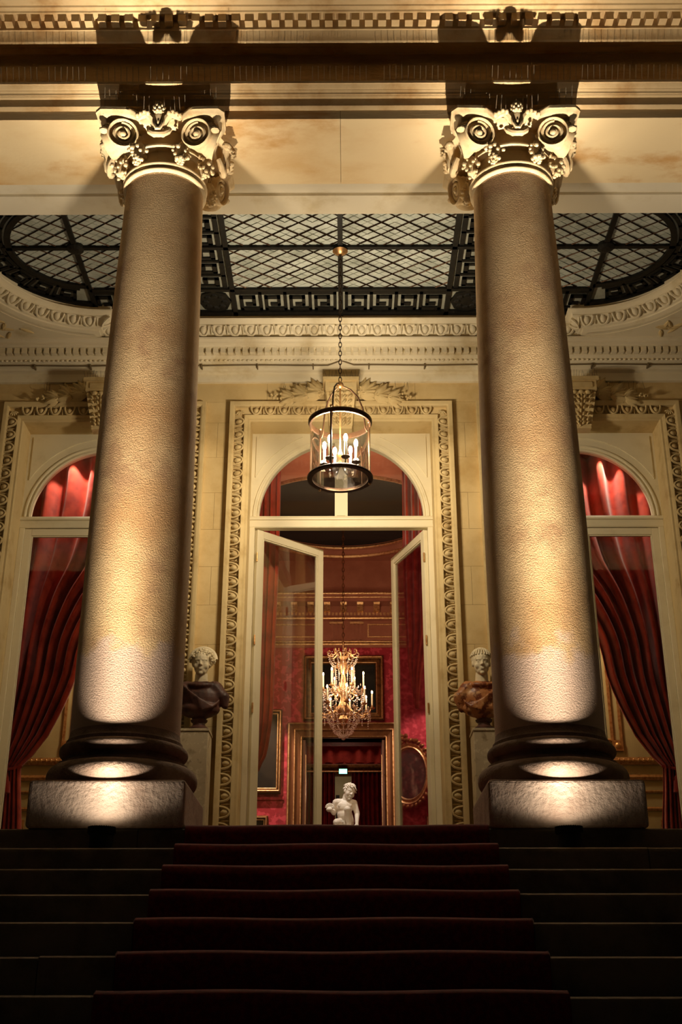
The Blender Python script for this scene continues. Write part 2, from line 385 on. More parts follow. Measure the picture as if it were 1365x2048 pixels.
while x < 3.66:
    inst('dentil', me, ent, (x, R.uniform(-0.003, 0.003), R.uniform(-0.002, 0.002))); x += 0.0995
cor = [(6.62, 6.87), (6.54, 6.872), (6.535, 6.884), (6.52, 6.89), (6.505, 6.89), (6.50, 6.902), (6.44, 6.906), (6.436, 6.912), (6.15, 6.912), (6.15, 6.93), (6.12, 6.94), (6.12, 7.02), (6.05, 7.1), (6.05, 7.18), (6.95, 7.2), (6.95, 6.87)]
MB().prism_x(cor, -XE, XE).build('corona', M['cornice'], ent, 25)
sp = MB()
def spike(mb, x, y, z, h, tx=0.0, ty=0.0, r=0.0011):
    mb.box(x - r, x + r, y - r, y + r, z, z + h)
    n = len(mb.v)
    for i in range(n - 4, n): mb.v[i] = (mb.v[i][0] + tx, mb.v[i][1] + ty, mb.v[i][2])
x = -3.4
while x < 3.4:
    if R.random() > 0.06: spike(sp, x, 6.66, 6.303, 0.105, R.uniform(-.004, .004), -0.055, 0.0014)
    x += 0.044
x = -3.4
while x < 3.4:
    spike(sp, x, 6.655, 6.70, 0.085, R.uniform(-.003, .003), -0.02, 0.0008); x += 0.05
o = sp.build('bird_spikes', M['spike'], ent, 0); o['kind'] = 'stuff'

# ---- facade wall of ashlar blocks round three openings
WALL = 11.24
SWX = 2.53; DHW = 0.965; SHW = 0.86; OTOP = 5.93
wall = root('wall_back', (0, 0, 0), 'pale limestone facade wall behind the columns', 'wall', kind='structure')
core = MB()
piers = [(-6, -SWX - SHW), (-SWX + SHW, -DHW), (DHW, SWX - SHW), (SWX + SHW, 6)]
for a, b in piers: core.box(a + 0.004, b - 0.004, WALL + 0.03, 11.62, 1.0, 7.3)
for a, b in ((-SWX - SHW, -SWX + SHW), (-DHW, DHW), (SWX - SHW, SWX + SHW)): core.box(a - 0.003, b + 0.003, WALL + 0.03, 11.62, OTOP + 0.004, 7.3)
core.build('wall_core', M['wall'], wall, 0)
z = 1.0
rowz = [1.0 + 0.4108 * i for i in range(13)] + [6.18, 6.44]
for i, (z0, z1) in enumerate(zip(rowz[:-1], rowz[1:])):
    segs = [(-6, 6)] if z0 > 5.9 else piers
    for a, b in segs:
        n = max(1, round((b - a) / 0.8)); off = 0.5 if i % 2 else 0.0
        xs = [a] + [a + (b - a) * (j + off) / n for j in range(0 if off else 1, n) if a + 0.1 < a + (b - a) * (j + off) / n < b - 0.1] + [b]
        for p, q in zip(xs[:-1], xs[1:]):
            d = R.uniform(0, 0.002)
            MB().box(p + 0.0012, q - 0.0012, WALL + d, WALL + 0.035, z0 + 0.0012, z1 - 0.0012).build('ashlar_block', M['wall'], wall, 0)

# ---- egg-and-dart pieces (shared)
def egg_mesh():
    mb = MB()
    for a in range(1):
        rows = []
        for i in range(5):
            t = -1 + 2 * i / 4; rr = sqrt(max(0, 1 - (0.94 * t) ** 2))
            rows.append([(0.028 * rr * cos(pi * k / 6) * (1 - 0.12 * t), -0.030 * rr * sin(pi * k / 6) - 0.001, 0.036 * -t) for k in range(7)])
        mb.grid(rows)
    pts = [(0.050 * cos(a), -0.016 - 0.004 * abs(sin(a)), 0.042 + 0.090 * min(0, sin(a))) for a in [pi + pi * i / 8 for i in range(9)]]
    mb.tube([(p[0], p[1], p[2] + 0.004) for p in pts], 0.0105, 5)
    return mb
EGG = egg_mesh().mesh('egg', M['carve'], 50)
dmb = MB().add([(-0.006, -0.004, .042), (0.006, -0.004, .042), (0.016, -0.002, .02), (0.002, -0.003, -.044), (-0.002, -0.003, -.044), (-0.016, -0.002, .02), (0, -0.024, .02), (0, -0.018, -.044)],
               [(0, 1, 6), (1, 2, 6), (2, 3, 7, 6), (3, 4, 7), (4, 5, 6, 7), (5, 0, 6)])
def dart_into(mb, m): mb.merge(dmb, m)
LEAF = MB()
rows = []
for i in range(7):
    t = i / 6; wdt = 0.045 * sin(pi * min(1, t * 0.92 + 0.06)) ** 0.8 * (1 - 0.25 * t)
    rows.append([(-wdt, 0.0, t * 0.2), (-wdt * 0.5, -0.022, t * 0.2), (0, -0.012 - 0.02 * sin(pi * t), t * 0.2 + 0.006), (wdt * 0.5, -0.022, t * 0.2), (wdt, 0.0, t * 0.2)])
LEAF.grid(rows)
LEAFME = LEAF.mesh('garland_leaf', M['carve'], 30)
BERRY = MB().ball((0, 0, 0), 0.014, 7, 5).mesh('berry', M['carve'], 60)

def frame_sweep(mb, cx, hw, z0, zt, prof):
    rows = []
    for o_, y in prof: rows.append([(cx - hw - o_, y, z0), (cx - hw - o_, y, zt + o_), (cx + hw + o_, y, zt + o_), (cx + hw + o_, y, z0)])
    return mb.grid(rows)

def surround(name, cx, hw, label, keylabel):
    s = root(name, (0, 0, 0), label, 'surround', kind='structure')
    prof = [(0, 11.62), (0, 11.215), (0.012, 11.2), (0.032, 11.2), (0.04, 11.19), (0.062, 11.18), (0.068, 11.182), (0.071, 11.225), (0.166, 11.222), (0.168, 11.178), (0.18, 11.17), (0.19, 11.165), (0.222, 11.165), (0.225, 11.17), (0.225, 11.26)]
    frame_sweep(MB(), cx, hw, 1.0, OTOP, prof).build('architrave_frame', M['carve'], s, 30)
    darts = MB(); zc = OTOP + 0.118; ec = hw + 0.118; p = 0.1515
    n = int((2 * ec - 0.12) / p); x0 = cx - p * (n - 1) / 2
    for i in range(n):
        inst('egg', EGG, s, (x0 + p * i, 11.206, zc), (0, 0, 0), (1.08, 1.2, 1.08))
        if i < n - 1: dart_into(darts, Matrix.Translation((x0 + p * (i + 0.5), 11.21, zc)))
    for sx in (-1, 1):
        z = zc - 0.13
        while z > 1.1:
            inst('egg', EGG, s, (cx + sx * ec, 11.206, z), (0, sx * pi / 2, 0), (1.08, 1.2, 1.08))
            dart_into(darts, Matrix.Translation((cx + sx * ec, 11.21, z - p / 2)) @ Matrix.Rotation(sx * pi / 2, 4, 'Y'))
            z -= p
        for k in range(5):     # little corner leaf
            a = radians(200 + 28 * k) if sx > 0 else radians(-20 - 28 * k)
            darts.ball((cx + sx * ec + 0.03 * cos(a), 11.188, zc + 0.03 * sin(a)), (0.028, 0.012, 0.010), 6, 4, Matrix.Rotation(-a, 3, 'Y'))
    d = darts.build('darts', M['carve'], s, 30); d['kind'] = 'stuff'
    # keystone console with acanthus leaf
    kb = MB().box(cx - 0.19, cx + 0.19, 10.90, 11.25, 6.265, 6.30).box(cx - 0.165, cx + 0.165, 10.93, 11.25, 6.155, 6.265)
    front = [(10.965, 6.15), (10.955, 6.10), (10.97, 6.05), (11.01, 6.00), (11.06, 5.95), (11.09, 5.90), (11.10, 5.86), (11.135, 5.83)]
    rows = []
    for y, z in front:
        hwk = 0.12 + 0.035 * (z - 5.83) / 0.32
        rows.append([(cx - hwk, 11.26, z), (cx - hwk, y, z), (cx - hwk * 0.55, y + 0.012, z), (cx + hwk * 0.55, y + 0.012, z), (cx + hwk, y, z), (cx + hwk, 11.26, z)])
    kb.grid(rows); kb.box(cx - 0.115, cx + 0.115, 11.13, 11.25, 5.80, 5.835)
    k = kb.build('keystone', M['carve'], s, 35)
    MB().box(cx - 0.12, cx + 0.12, 10.918, 10.94, 6.18, 6.24).build('keystone_panel', M['carve'], k, 0)
    ac = MB()
    for i, (y, z) in enumerate(front[:-1]):
        y2, z2 = front[i + 1]
        for sx in (-1, 1):
            for q, ln in ((0.28, 0.05), (0.66, 0.055)):
                hwk = 0.12 + 0.035 * (z - 5.83) / 0.32
                rot = Matrix.Rotation(sx * radians(24 + 18 * q), 3, 'Y') @ Matrix.Rotation(-0.5, 3, 'X')
                ac.ball((cx + sx * hwk * q, y - 0.006, z - 0.01), (0.016, 0.02, 0.046), 6, 5, rot)
        ac.cap((cx, y - 0.01, z), (cx, y2 - 0.01, z2), 0.012, 0.012, 6)
    for sx in (-1, 0, 1): ac.ball((cx + sx * 0.07, front[0][0] - 0.02, 6.13), (0.035, 0.03, 0.025), 7, 5)
    ac.build('acanthus_leaf', M['carve'], k, 50)
    # festoon of leaf sheaves to either side, resting on the frame
    for sx in (-1, 1):
        for b_, (dx, zb, sc) in enumerate(((0.27, 6.235, 1.15), (0.43, 6.205, 1.05), (0.57, 6.185, 0.85))):
            for j in range(7):
                a = radians(-sx * (62 + 10 * b_) + (j - 3) * 15) 
                inst('garland_leaf', LEAFME, s, (cx + sx * (dx - 0.07), 11.15 - 0.012 * (j % 3), zb - 0.01), (radians(-14 + 5 * (j % 2)), -a, 0), (sc, sc, sc * R.uniform(.85, 1.1)))
        for j in range(9):
            inst('berry', BERRY, s, (cx + sx * (0.68 + R.uniform(-.05, .07)), 11.15 - R.uniform(0, .03), 6.185 + R.uniform(-.02, .035)))
        for j in range(8):
            inst('berry', BERRY, s, (cx + sx * (0.20 + R.uniform(-.02, .03)), 11.14 - R.uniform(0, .03), 6.20 + j * 0.013), (0, 0, 0), (1.2, 1.2, 1.2))
    sk = MB()
    for i in range(14): spike(sk, cx - 0.18 + 0.36 * i / 13, 10.92, 6.30, R.uniform(.06, .1), R.uniform(-.02, .02), -.01, 0.001)
    for sx in (-1, 1):
        for i in range(12): spike(sk, cx + sx * R.uniform(.25, .75), 11.15, 6.28, R.uniform(.05, .1), R.uniform(-.02, .02), -.01, 0.001)
    q = sk.build('bird_spikes', M['iron'], s, 0); q['kind'] = 'stuff'
    return s
surround('trim_2', 0, DHW, 'carved stone surround of the central open glass door', '')
surround('trim_3', -SWX, SHW, 'carved stone surround of the curtained window nearest the purple bust', '')
surround('trim_4', SWX, SHW, 'carved stone surround of the curtained window nearest the orange bust', '')

# ---- ivory joinery
JY = 11.50; SPR = 4.95
def joinery(name, cx, hw, r, label, cat):
    d = root(name, (cx, 0, 0), label, cat, kind='structure')
    top = OTOP + 0.0
    mb = MB(); N = 48; rows = [[], [], [], []]
    ca0 = atan2(top - SPR, hw)
    for a in sorted([pi * i / N for i in range(N + 1)] + [ca0, pi - ca0]):
        ca, sa = cos(a), sin(a)
        t = min(hw / max(abs(ca), 1e-6), (top - SPR) / max(sa, 1e-6))
        ip = (r * ca, SPR + r * sa); op = (t * ca, SPR + t * sa)
        rows[0].append((op[0], JY + 0.05, op[1])); rows[1].append((op[0], JY, op[1])); rows[2].append((ip[0], JY, ip[1])); rows[3].append((ip[0], JY + 0.07, ip[1]))
    mb.grid(rows)
    for sx in (-1, 1):
        mb.box(min(sx * hw, sx * r), max(sx * hw, sx * r), JY, JY + 0.05, SPR - 0.02, SPR)
    mb.build('spandrel_panel', M['joinery'], d, 30)
    ring = MB()
    for rr, y, t in ((r + 0.055, JY - 0.004, 0.014), (r + 0.012, JY - 0.004, 0.010)):
        ring.tube([(x, y, z) for x, z in arc(0, SPR, rr, 0, 180, 48)], t, 6)
    ring.build('arch_moulding', M['joinery'], d, 50)
    # raised spandrel triangles edged with a bead
    be = MB(); hp = hw - 0.045; tp = top - 0.045; rg = r + 0.155
    for sx in (-1, 1):
        a0 = math.acos(min(1, hp / rg)); a1 = math.asin(min(1, (tp - SPR) / rg))
        pts = [(sx * rg * cos(a0 + (a1 - a0) * i / 14), SPR + rg * sin(a0 + (a1 - a0) * i / 14)) for i in range(15)]
        poly = pts + [(sx * hp, tp)]
        be.prism_y(poly if sx > 0 else poly[::-1], JY - 0.014, JY + 0.002)
    be.build('raised_spandrel', M['joinery'], d, 20)
    # transom
    tz = [(JY + 0.08, SPR), (JY - 0.01, SPR), (JY - 0.02, SPR - 0.01), (JY - 0.03, SPR - 0.03), (JY - 0.028, SPR - 0.045), (JY - 0.012, SPR - 0.05), (JY - 0.012, SPR - 0.12), (JY - 0.004, SPR - 0.13), (JY + 0.08, SPR - 0.13)]
    MB().prism_x(tz, -hw, hw).build('transom', M['joinery'], d, 25)
    MB().prism_y([(x, z) for x, z in arc(0, SPR, r + 0.005, 0, 180, 40)], JY + 0.03, JY + 0.036).build('lunette_pane', M['glass'], d, 0)
    jm = MB()
    for sx in (-1, 1): jm.box(min(sx * (hw - 0.055), sx * hw), max(sx * (hw - 0.055), sx * hw), JY - 0.01, JY + 0.09, 1.0, SPR - 0.13)
    jm.build('jamb', M['joinery'], d, 0, bevel=0.004)
    return d
def leaf_frame(mb, w, z0, z1, st=0.085, t=0.045, low=0.45):
    mb.box(0, st, -t, 0, z0, z1).box(w - st * 0.85, w, -t, 0, z0, z1).box(st, w - st * 0.85, -t, 0, z1 - st, z1).box(st, w - st * 0.85, -t, 0, z0, z0 + low)
    i = 0.014
    mb.box(st, st + i, -t * 0.8, -t * 0.2, z0 + low, z1 - st).box(w - st * .85 - i, w - st * .85, -t * .8, -t * .2, z0 + low, z1 - st).box(st + i, w - st * .85 - i, -t * .8, -t * .2, z1 - st - i, z1 - st)
    return mb
dr = joinery('door_1', 0, DHW, 0.87, 'tall ivory arched glass double door standing open', 'door')
mu = MB().box(-0.068, 0.068, JY - 0.012, JY + 0.06, SPR, SPR + 0.866).box(-0.045, 0.045, JY - 0.02, JY, SPR, SPR + 0.86)
mu.build('lunette_mullion', M['joinery'], dr, 0)
def leaf(sx, ang):
    mb = leaf_frame(MB(), 0.905, 1.02, SPR - 0.135)
    pane = MB().box(0.08, 0.83, -0.026, -0.02, 1.46, SPR - 0.215)
    hg = MB()
    for z in (1.4, 2.9, 3.6, 4.5): hg.lathe([(0.010, -0.05), (0.010, 0.05)], 8, (-0.004, -0.05, z))
    m = Matrix.Translation((sx * (DHW - 0.055), JY + 0.06, 0)) @ Matrix.Rotation(radians(ang if sx < 0 else -ang), 4, 'Z')
    if sx > 0: m = m @ Matrix.Scale(-1, 4, (1, 0, 0))
    for b in (mb, pane, hg): b.xf(m)
    l = mb.build('door_leaf', M['joinery'], dr, 0, bevel=0.004)
    pane.build('pane', M['glass'], l, 0); hg.build('hinge', M['brass'], l)
leaf(-1, 41); leaf(1, 69.5)
for name, cx, label in (('window_1', -SWX, 'tall ivory arched window with red curtain, nearest the purple bust'), ('window_2', SWX, 'tall ivory arched window with tasselled red curtain, nearest the orange bust')):
    wn = joinery(name, cx, SHW, 0.765, label, 'window')
    for sx in (-1, 1):
        mb = leaf_frame(MB(), SHW - 0.056, 1.02, SPR - 0.135, 0.075)
        pane = MB().box(0.07, SHW - 0.12, -0.026, -0.02, 1.46, SPR - 0.21)
        m = Matrix.Translation((sx * (SHW - 0.055), JY + 0.05, 0))
        if sx > 0: m = m @ Matrix.Scale(-1, 4, (1, 0, 0))
        mb.xf(m); pane.xf(m)
        s_ = mb.build('sash', M['joinery'], wn, 0, bevel=0.004); pane.build('pane', M['glass'], s_, 0)

# ---- portico ceiling, its ring moulding and wall cornice
CY = 9.58; CA = 1.17; CBX = 2.41; CR = 1.0; CCX = 2.5
def ring_path(o_):
    bx = CBX + o_; cr = CR + o_
    dx = bx - CCX; th = math.acos(max(-1, min(1, dx / cr)))
    p = []
    for i in range(9): p.append((-bx + 2 * bx * i / 8, CA + o_))
    p += [(CCX + cr * cos(th - 2 * th * i / 36), cr * sin(th - 2 * th * i / 36)) for i in range(37)]
    for i in range(9): p.append((bx - 2 * bx * i / 8, -CA - o_))
    p += [(-CCX - cr * cos(-th + 2 * th * i / 36), cr * sin(-th + 2 * th * i / 36)) for i in range(37)]
    return [(x, CY + y) for x, y in p]
ceil = root('ceiling', (0, 0, 0), 'cream portico ceiling with an oval moulded opening', 'ceiling', kind='structure')
prof = [(0.24, 6.74), (0.24, 6.752), (0.20, 6.752), (0.155, 6.765), (0.15, 6.78), (0.125, 6.785), (0.12, 6.80), (0.03, 6.862), (0.03, 6.875), (0.01, 6.895), (-0.02, 6.905), (-0.025, 6.915), (0.0, 6.92), (0.02, 6.93), (0.02, 7.05)]
MB().grid([[(x, y, z) for x, y in ring_path(o_)] for o_, z in prof], close_v=True).build('ring_moulding', M['paint'], ceil, 30)
pth = ring_path(0.2)
mb = MB()
out = []
for x, y in pth:
    dx, dy = x * 10, (y - CY) * 10
    out.append((max(-3.8, min(3.8, dx)), CY + max(-1.70, min(1.70, dy))))
mb.grid([[(x, y, 6.745) for x, y in pth], [(x, y, 6.745) for x, y in out]], close_v=True)
mb.box(-6, -3.79, 7.88, 11.3, 6.745, 6.8).box(3.79, 6, 7.88, 11.3, 6.745, 6.8)
mb.build('ceiling_plaster', M['paint'], ceil, 0)
# egg-and-dart round the visible half of the ring
pe = ring_path(0.075); pe2 = []
tot = 0; acc = []
for (x0, y0), (x1, y1) in zip(pe, pe[1:] + pe[:1]):
    acc.append((tot, x0, y0, x1, y1)); tot += sqrt((x1 - x0) ** 2 + (y1 - y0) ** 2)
EGG2 = egg_mesh().xf(Matrix.Rotation(radians(54), 4, 'X')).mesh('egg', M['paint'], 50)
n = int(tot / 0.168); ed = MB()
for i in range(n):
    for half in (0, 1):
        t = (i + 0.5 * half) * tot / n
        for a, x0, y0, x1, y1 in acc:
            L_ = sqrt((x1 - x0) ** 2 + (y1 - y0) ** 2)
            if a <= t < a + L_:
                f = (t - a) / L_; x = x0 + (x1 - x0) * f; y = y0 + (y1 - y0) * f
                ang = atan2(y1 - y0, x1 - x0)
                break
        if y < CY - 0.55: continue
        if half == 0: inst('egg', EGG2, ceil, (x, y, 6.829), (0, 0, ang), (1.25, 1.25, 1.25))
        else: ed.merge(dmb, Matrix.Translation((x, y, 6.829)) @ Matrix.Rotation(ang, 4, 'Z') @ Matrix.Rotation(radians(54), 4, 'X') @ Matrix.Scale(1.15, 4))
q = ed.build('darts', M['paint'], ceil, 30); q['kind'] = 'stuff'
for sx in (-1, 1):      # carved sprays in the spandrels of the oval
    for j in range(14):
        a = R.uniform(0, 6.28)
        o = inst('carved_leaf', LEAFME, ceil, (sx * (3.68 + R.uniform(-.36, .3)), 10.64 + R.uniform(-.11, .11), 6.748), (radians(90), 0, a), (0.75, 0.6, 0.75))
        o.data = LEAFME
cr = root('trim_5', (0, 0, 0), 'cream dentil cornice along the top of the facade wall', 'cornice', kind='structure')
prof = [(11.26, 6.41), (11.20, 6.41), (11.195, 6.42), (11.19, 6.50), (11.17, 6.508), (11.13, 6.508), (11.12, 6.515), (11.11, 6.53), (11.075, 6.545), (11.07, 6.55), (11.055, 6.555), (11.04, 6.575), (11.005, 6.60), (10.995, 6.605), (10.99, 6.61),
        (10.99, 6.68), (10.92, 6.684), (10.915, 6.695), (10.90, 6.70), (10.88, 6.70), (10.875, 6.715), (10.84, 6.73), (10.835, 6.748), (11.26, 6.75)]
MB().prism_x(prof, -5.6, 5.6).build('cornice_moulding', M['paint'], cr, 25)
me = MB().box(-0.027, 0.027, 10.935, 11.0, 6.618, 6.682).mesh('dentil', M['paint'], 0)
x = -3.95
while x < 3.96: inst('dentil', me, cr, (x, 0, 0)); x += 0.079
lb = MB(); x = -4.0
while x < 4.0:
    lb.ball((x, 11.03, 6.578), (0.022, 0.012, 0.026), 6, 4, Matrix.Rotation(radians(-38), 3, 'X')); x += 0.05
q = lb.build('leaf_tips', M['paint'], cr, 50); q['kind'] = 'stuff'
cb = MB(); pts = []
for i in range(121):
    x = -4.2 + 8.4 * i / 120; z = 6.532 + 0.004 * sin(5 * x) + (0.045 * max(0, 1 - abs(x) / 0.11))
    pts.append((x, 11.06 - (0.02 if abs(x) < .11 else 0), z))
cb.tube(pts, 0.007, 6)
c = cb.build('electric_cable', M['cable'], smooth=60); tag(c, 'thin grey electric cable running along the wall cornice', 'cable')
for i in range(14):
    MB().box(-0.006, 0.006, 11.045, 11.12, 6.512, 6.545).build('cable_clip', M['cable'], c, 0, (-3.9 + 0.6 * i, 0, 0))
# ---- glass roof of the portico
SZ = 7.0
sky = root('window_3', (0, 0, 0), 'lattice glass roof panel with dark Greek key border over the portico', 'glass roof', kind='structure')
def clip(poly, reg):
    """convex polygon against a convex region (both counter-clockwise)"""
    for (ax, ay), (bx, by) in zip(reg, reg[1:] + reg[:1]):
        out = []
        for (px, py), (qx, qy) in zip(poly, poly[1:] + poly[:1]):
            dp = (bx - ax) * (py - ay) - (by - ay) * (px - ax); dq = (bx - ax) * (qy - ay) - (by - ay) * (qx - ax)
            if dp >= 0: out.append((px, py))
            if dp * dq < 0:
                t = dp / (dp - dq); out.append((px + (qx - px) * t, py + (qy - py) * t))
        poly = out
        if len(poly) < 3: return []
    return poly
IN = 0.72; PW, PD = 0.262, 0.186; B1, B2, B3 = 1.12, 1.52, 2.59
regs = []
for y0, y1 in ((CY - IN, CY - 0.02), (CY + 0.02, CY + IN)):
    for a, b in ((-B1 + 0.02, -0.02), (0.02, B1 - 0.02), (-B3 + 0.02, -B2 - 0.02), (B2 + 0.02, B3 - 0.02)):
        regs.append([(a, y0), (b, y0), (b, y1), (a, y1)])
for sx in (-1, 1):
    for sy in (-1, 1):
        p = [(sx * (B3 + 0.02), CY + sy * 0.02)] + [(sx * (B3 + 0.02 + 0.63 * cos(pi / 2 * i / 12)), CY + sy * (0.02 + 0.63 * sin(pi / 2 * i / 12))) for i in range(13)]
        regs.append(p if sx * sy > 0 else p[::-1])
bars = MB(); npane = 0; small = MB()
for reg in regs:
    xs = [p[0] for p in reg]; ys = [p[1] for p in reg]
    i0 = int(min(xs) / PW) - 2; i1 = int(max(xs) / PW) + 2
    for i in range(2 * i0, 2 * i1 + 1):
        j0 = int((min(ys) - CY) / PD) - 2; j1 = int((max(ys) - CY) / PD) + 2
        for j in range(2 * j0, 2 * j1 + 1):
            if (i + j) % 2: continue
            x = i * PW / 2 + PW / 2; y = CY + j * PD / 2
            sh = 0.96
            d = clip([(x - PW / 2 * sh, y), (x, y - PD / 2 * sh), (x + PW / 2 * sh, y), (x, y + PD / 2 * sh)], reg)
            if len(d) < 3: continue
            ar = abs(sum(a[0] * b[1] - b[0] * a[1] for a, b in zip(d, d[1:] + d[:1]))) / 2
            if ar < 0.0009: continue
            dz = R.uniform(-0.003, 0.003)
            if npane < 296 and (y > CY - 0.62): MB().prism_z(d, SZ + dz, SZ + 0.01 + dz).build('pane', M['frost'], sky, 0); npane += 1
            else: small.prism_z(d, SZ + dz, SZ + 0.01 + dz)
    # lattice bars, clipped to the region by sampling
    x0, x1, y0, y1 = min(xs), max(xs), min(ys), max(ys)
    for sg in (-1, 1):
        for k in range(-60, 61):
            seg = []
            for t in range(0, 181):
                x = x0 + (x1 - x0) * t / 180; y = CY + sg * (PD / PW) * (x - (k + 0.5) * PW) 
                ok = all((bx - ax) * (y - ay) - (by - ay) * (x - ax) >= -1e-6 for (ax, ay), (bx, by) in zip(reg, reg[1:] + reg[:1]))
                if ok: seg.append((x, y))
            if len(seg) > 2: bars.tube([(*seg[0], SZ - 0.006), (*seg[-1], SZ - 0.006)], 0.0075, 4)
if small.v:
    q = small.build('outer_panes', M['frost'], sky, 0); q['kind'] = 'stuff'
q = bars.build('lattice_bars', M['bronze'], sky, 0); q['kind'] = 'stuff'
fr = MB()
def fbar(x0, x1, y0, y1, d=0.03): fr.box(x0, x1, y0, y1, SZ - d, SZ + 0.015)
fbar(-B3 - IN, B3 + IN, CY - 0.022, CY + 0.022)
fbar(-0.024, 0.024, CY - 1.2, CY + 1.2, 0.035)
for sx in (-1, 1):
    for b in (B1, B2, B3): fbar(sx * b - 0.024, sx * b + 0.024, CY - 1.2, CY + 1.2)
for sy in (-1, 1):
    fbar(-B3, B3, CY + sy * (IN + 0.0) - 0.022, CY + sy * IN + 0.022)
    fbar(-B3, B3, CY + sy * 1.16 - 0.04, CY + sy * 1.16 + 0.04)
    for sx in (-1, 1):
        cxr = sx * (B1 + B2) / 2
        fr.prism_z([(cxr + 0.17 * cos(2 * pi * k / 8), CY + sy * 0.94 + 0.19 * sin(2 * pi * k / 8)) for k in range(8)], SZ - 0.02, SZ + 0.01)
        for k in range(8): fr.ball((cxr + 0.10 * cos(2 * pi * k / 8), CY + sy * 0.94 + 0.11 * sin(2 * pi * k / 8), SZ - 0.02), (0.04, 0.04, 0.015), 6, 4)
for sx in (-1, 1):
    for rr, wd in ((IN - 0.07, 0.03), (1.0, 0.05)):
        a = [(rr - wd, rr + wd)]
        rin = [(sx * (B3 + (rr - wd) * cos(t)), CY + (rr - wd) * sin(t)) for t in [(-pi / 2 + pi * i / 32) for i in range(33)]]
        rout = [(sx * (B3 + (rr + wd) * cos(t)), CY + (rr + wd) * sin(t)) for t in [(-pi / 2 + pi * i / 32) for i in range(33)]]
        fr.grid([[(x, y, SZ + 0.01) for x, y in rin], [(x, y, SZ - 0.03) for x, y in rin], [(x, y, SZ - 0.03) for x, y in rout], [(x, y, SZ + 0.01) for x, y in rout]])
    fr.lathe([(0.085, 0.01), (0.085, -0.035), (0.045, -0.05), (0.0, -0.055)], 12, (sx * B3, CY, SZ))
fr.build('iron_frame', M['iron'], sky, 0)
# key border: grey glass backing and an iron meander on each unit
bk = MB()
for sy in (-1, 1): bk.box(-B3, B3, CY + sy * 0.94 - 0.22, CY + sy * 0.94 + 0.22, SZ + 0.004, SZ + 0.012)
for sx in (-1, 1):
    bk.box(sx * (B1 + B2) / 2 - 0.2, sx * (B1 + B2) / 2 + 0.2, CY - IN, CY + IN, SZ + 0.002, SZ + 0.010)
    bk.grid([[(sx * (B3 + rr * cos(t)), CY + rr * sin(t), SZ + 0.006) for t in [(-pi / 2 + pi * i / 32) for i in range(33)]] for rr in (0.6, 1.0)])
bk.build('border_glass', M['border'], sky, 0)
KEY = [((0, 0.5), (6, 0.5)), ((0.0, 0.5), (0.0, 5.5)), ((0, 5.5), (5, 5.5)), ((5, 5.5), (5, 1.9)), ((5, 1.9), (1.7, 1.9)), ((1.7, 1.9), (1.7, 4.1)), ((1.7, 4.1), (3.5, 4.1))]
def meander(fmap, flip=False):
    mb = MB(); h = 0.42
    for (ax, ay), (bx, by) in KEY:
        x0, x1 = min(ax, bx) - h, max(ax, bx) + h; y0, y1 = min(ay, by) - h, max(ay, by) + h
        n = 4 if x1 - x0 > 2 else 1
        for i in range(n):
            u0 = x0 + (x1 - x0) * i / n; u1 = x0 + (x1 - x0) * (i + 1) / n
            q = [fmap((6 - u if flip else u) / 6, v / 6) for u, v in ((u0, y0), (u1, y0), (u1, y1), (u0, y1))]
            mb.prism_z(q, SZ - 0.016, SZ + 0.004)
    mb.build('key_meander', M['iron'], sky, 0)
for sy in (1, -1):
    for sx in (-1, 1):
        for k in range(4):
            x0 = sx * (0.06 + 0.26 * k)
            meander(lambda u, v, x0=x0, sx=sx, sy=sy: (x0 + sx * 0.24 * u, CY + sy * (0.76 + 0.35 * v)))
        for k in range(4):
            x0 = sx * (1.6 + 0.25 * k)
            meander(lambda u, v, x0=x0, sx=sx, sy=sy: (x0 + sx * 0.23 * u, CY + sy * (0.76 + 0.35 * v)))
for sx in (-1, 1):
    for k in range(6):
        y0 = CY - 0.70 + 0.235 * k
        meander(lambda u, v, y0=y0, sx=sx: (sx * (1.16 + 0.32 * v), y0 + 0.215 * u))
    for k in range(9):
        a0 = -80 + 18 * k
        meander(lambda u, v, a0=a0, sx=sx: (sx * (B3 + (0.70 + 0.24 * v) * cos(radians(a0 + 16.5 * u))), CY + (0.70 + 0.24 * v) * sin(radians(a0 + 16.5 * u))))

# ================================================================== COLUMNS
def volute_spiral(mb, o_, ex, ez, nrm, r0, turns=2.25, t0=0.020):
    pts = []; rad = []
    n = 40
    for i in range(n + 1):
        f = i / n; a = radians(100) - 2 * pi * turns * f; rr = r0 * (1 - 0.80 * f)
        p = Vector(o_) + Vector(ex) * (rr * cos(a)) + Vector(ez) * (rr * sin(a)) + Vector(nrm) * (0.012 + 0.012 * f)
        pts.append(p); rad.append(t0 * (1 - 0.45 * f))
    mb.tube(pts, rad, 6); mb.ball(Vector(o_) + Vector(nrm) * 0.02, 0.026, 8, 6)
def acanthus(mb, m, w=0.07, l=0.2, curl=0.07, n=4):
    """lobed leaf rising along z, curling outward to -y"""
    for sx in (-1, 1):
        for i in range(n):
            t = (i + 0.5) / n; y = -curl * t * t
            mb.merge(MB().ball((sx * w * 0.55 * (1 - 0.4 * t), y, l * t), (w * 0.30, 0.014, l * 0.22), 6, 5, Matrix.Rotation(sx * radians(28), 3, 'Y')), m)
    mb.merge(MB().tube([(0, -curl * (i / 5) ** 2 - 0.012, l * i / 5) for i in range(6)], [0.013, .013, .012, .012, .011, .008], 6), m)
    mb.merge(MB().ball((0, -curl - 0.02, l), (w * 0.6, 0.03, 0.022), 8, 5), m)

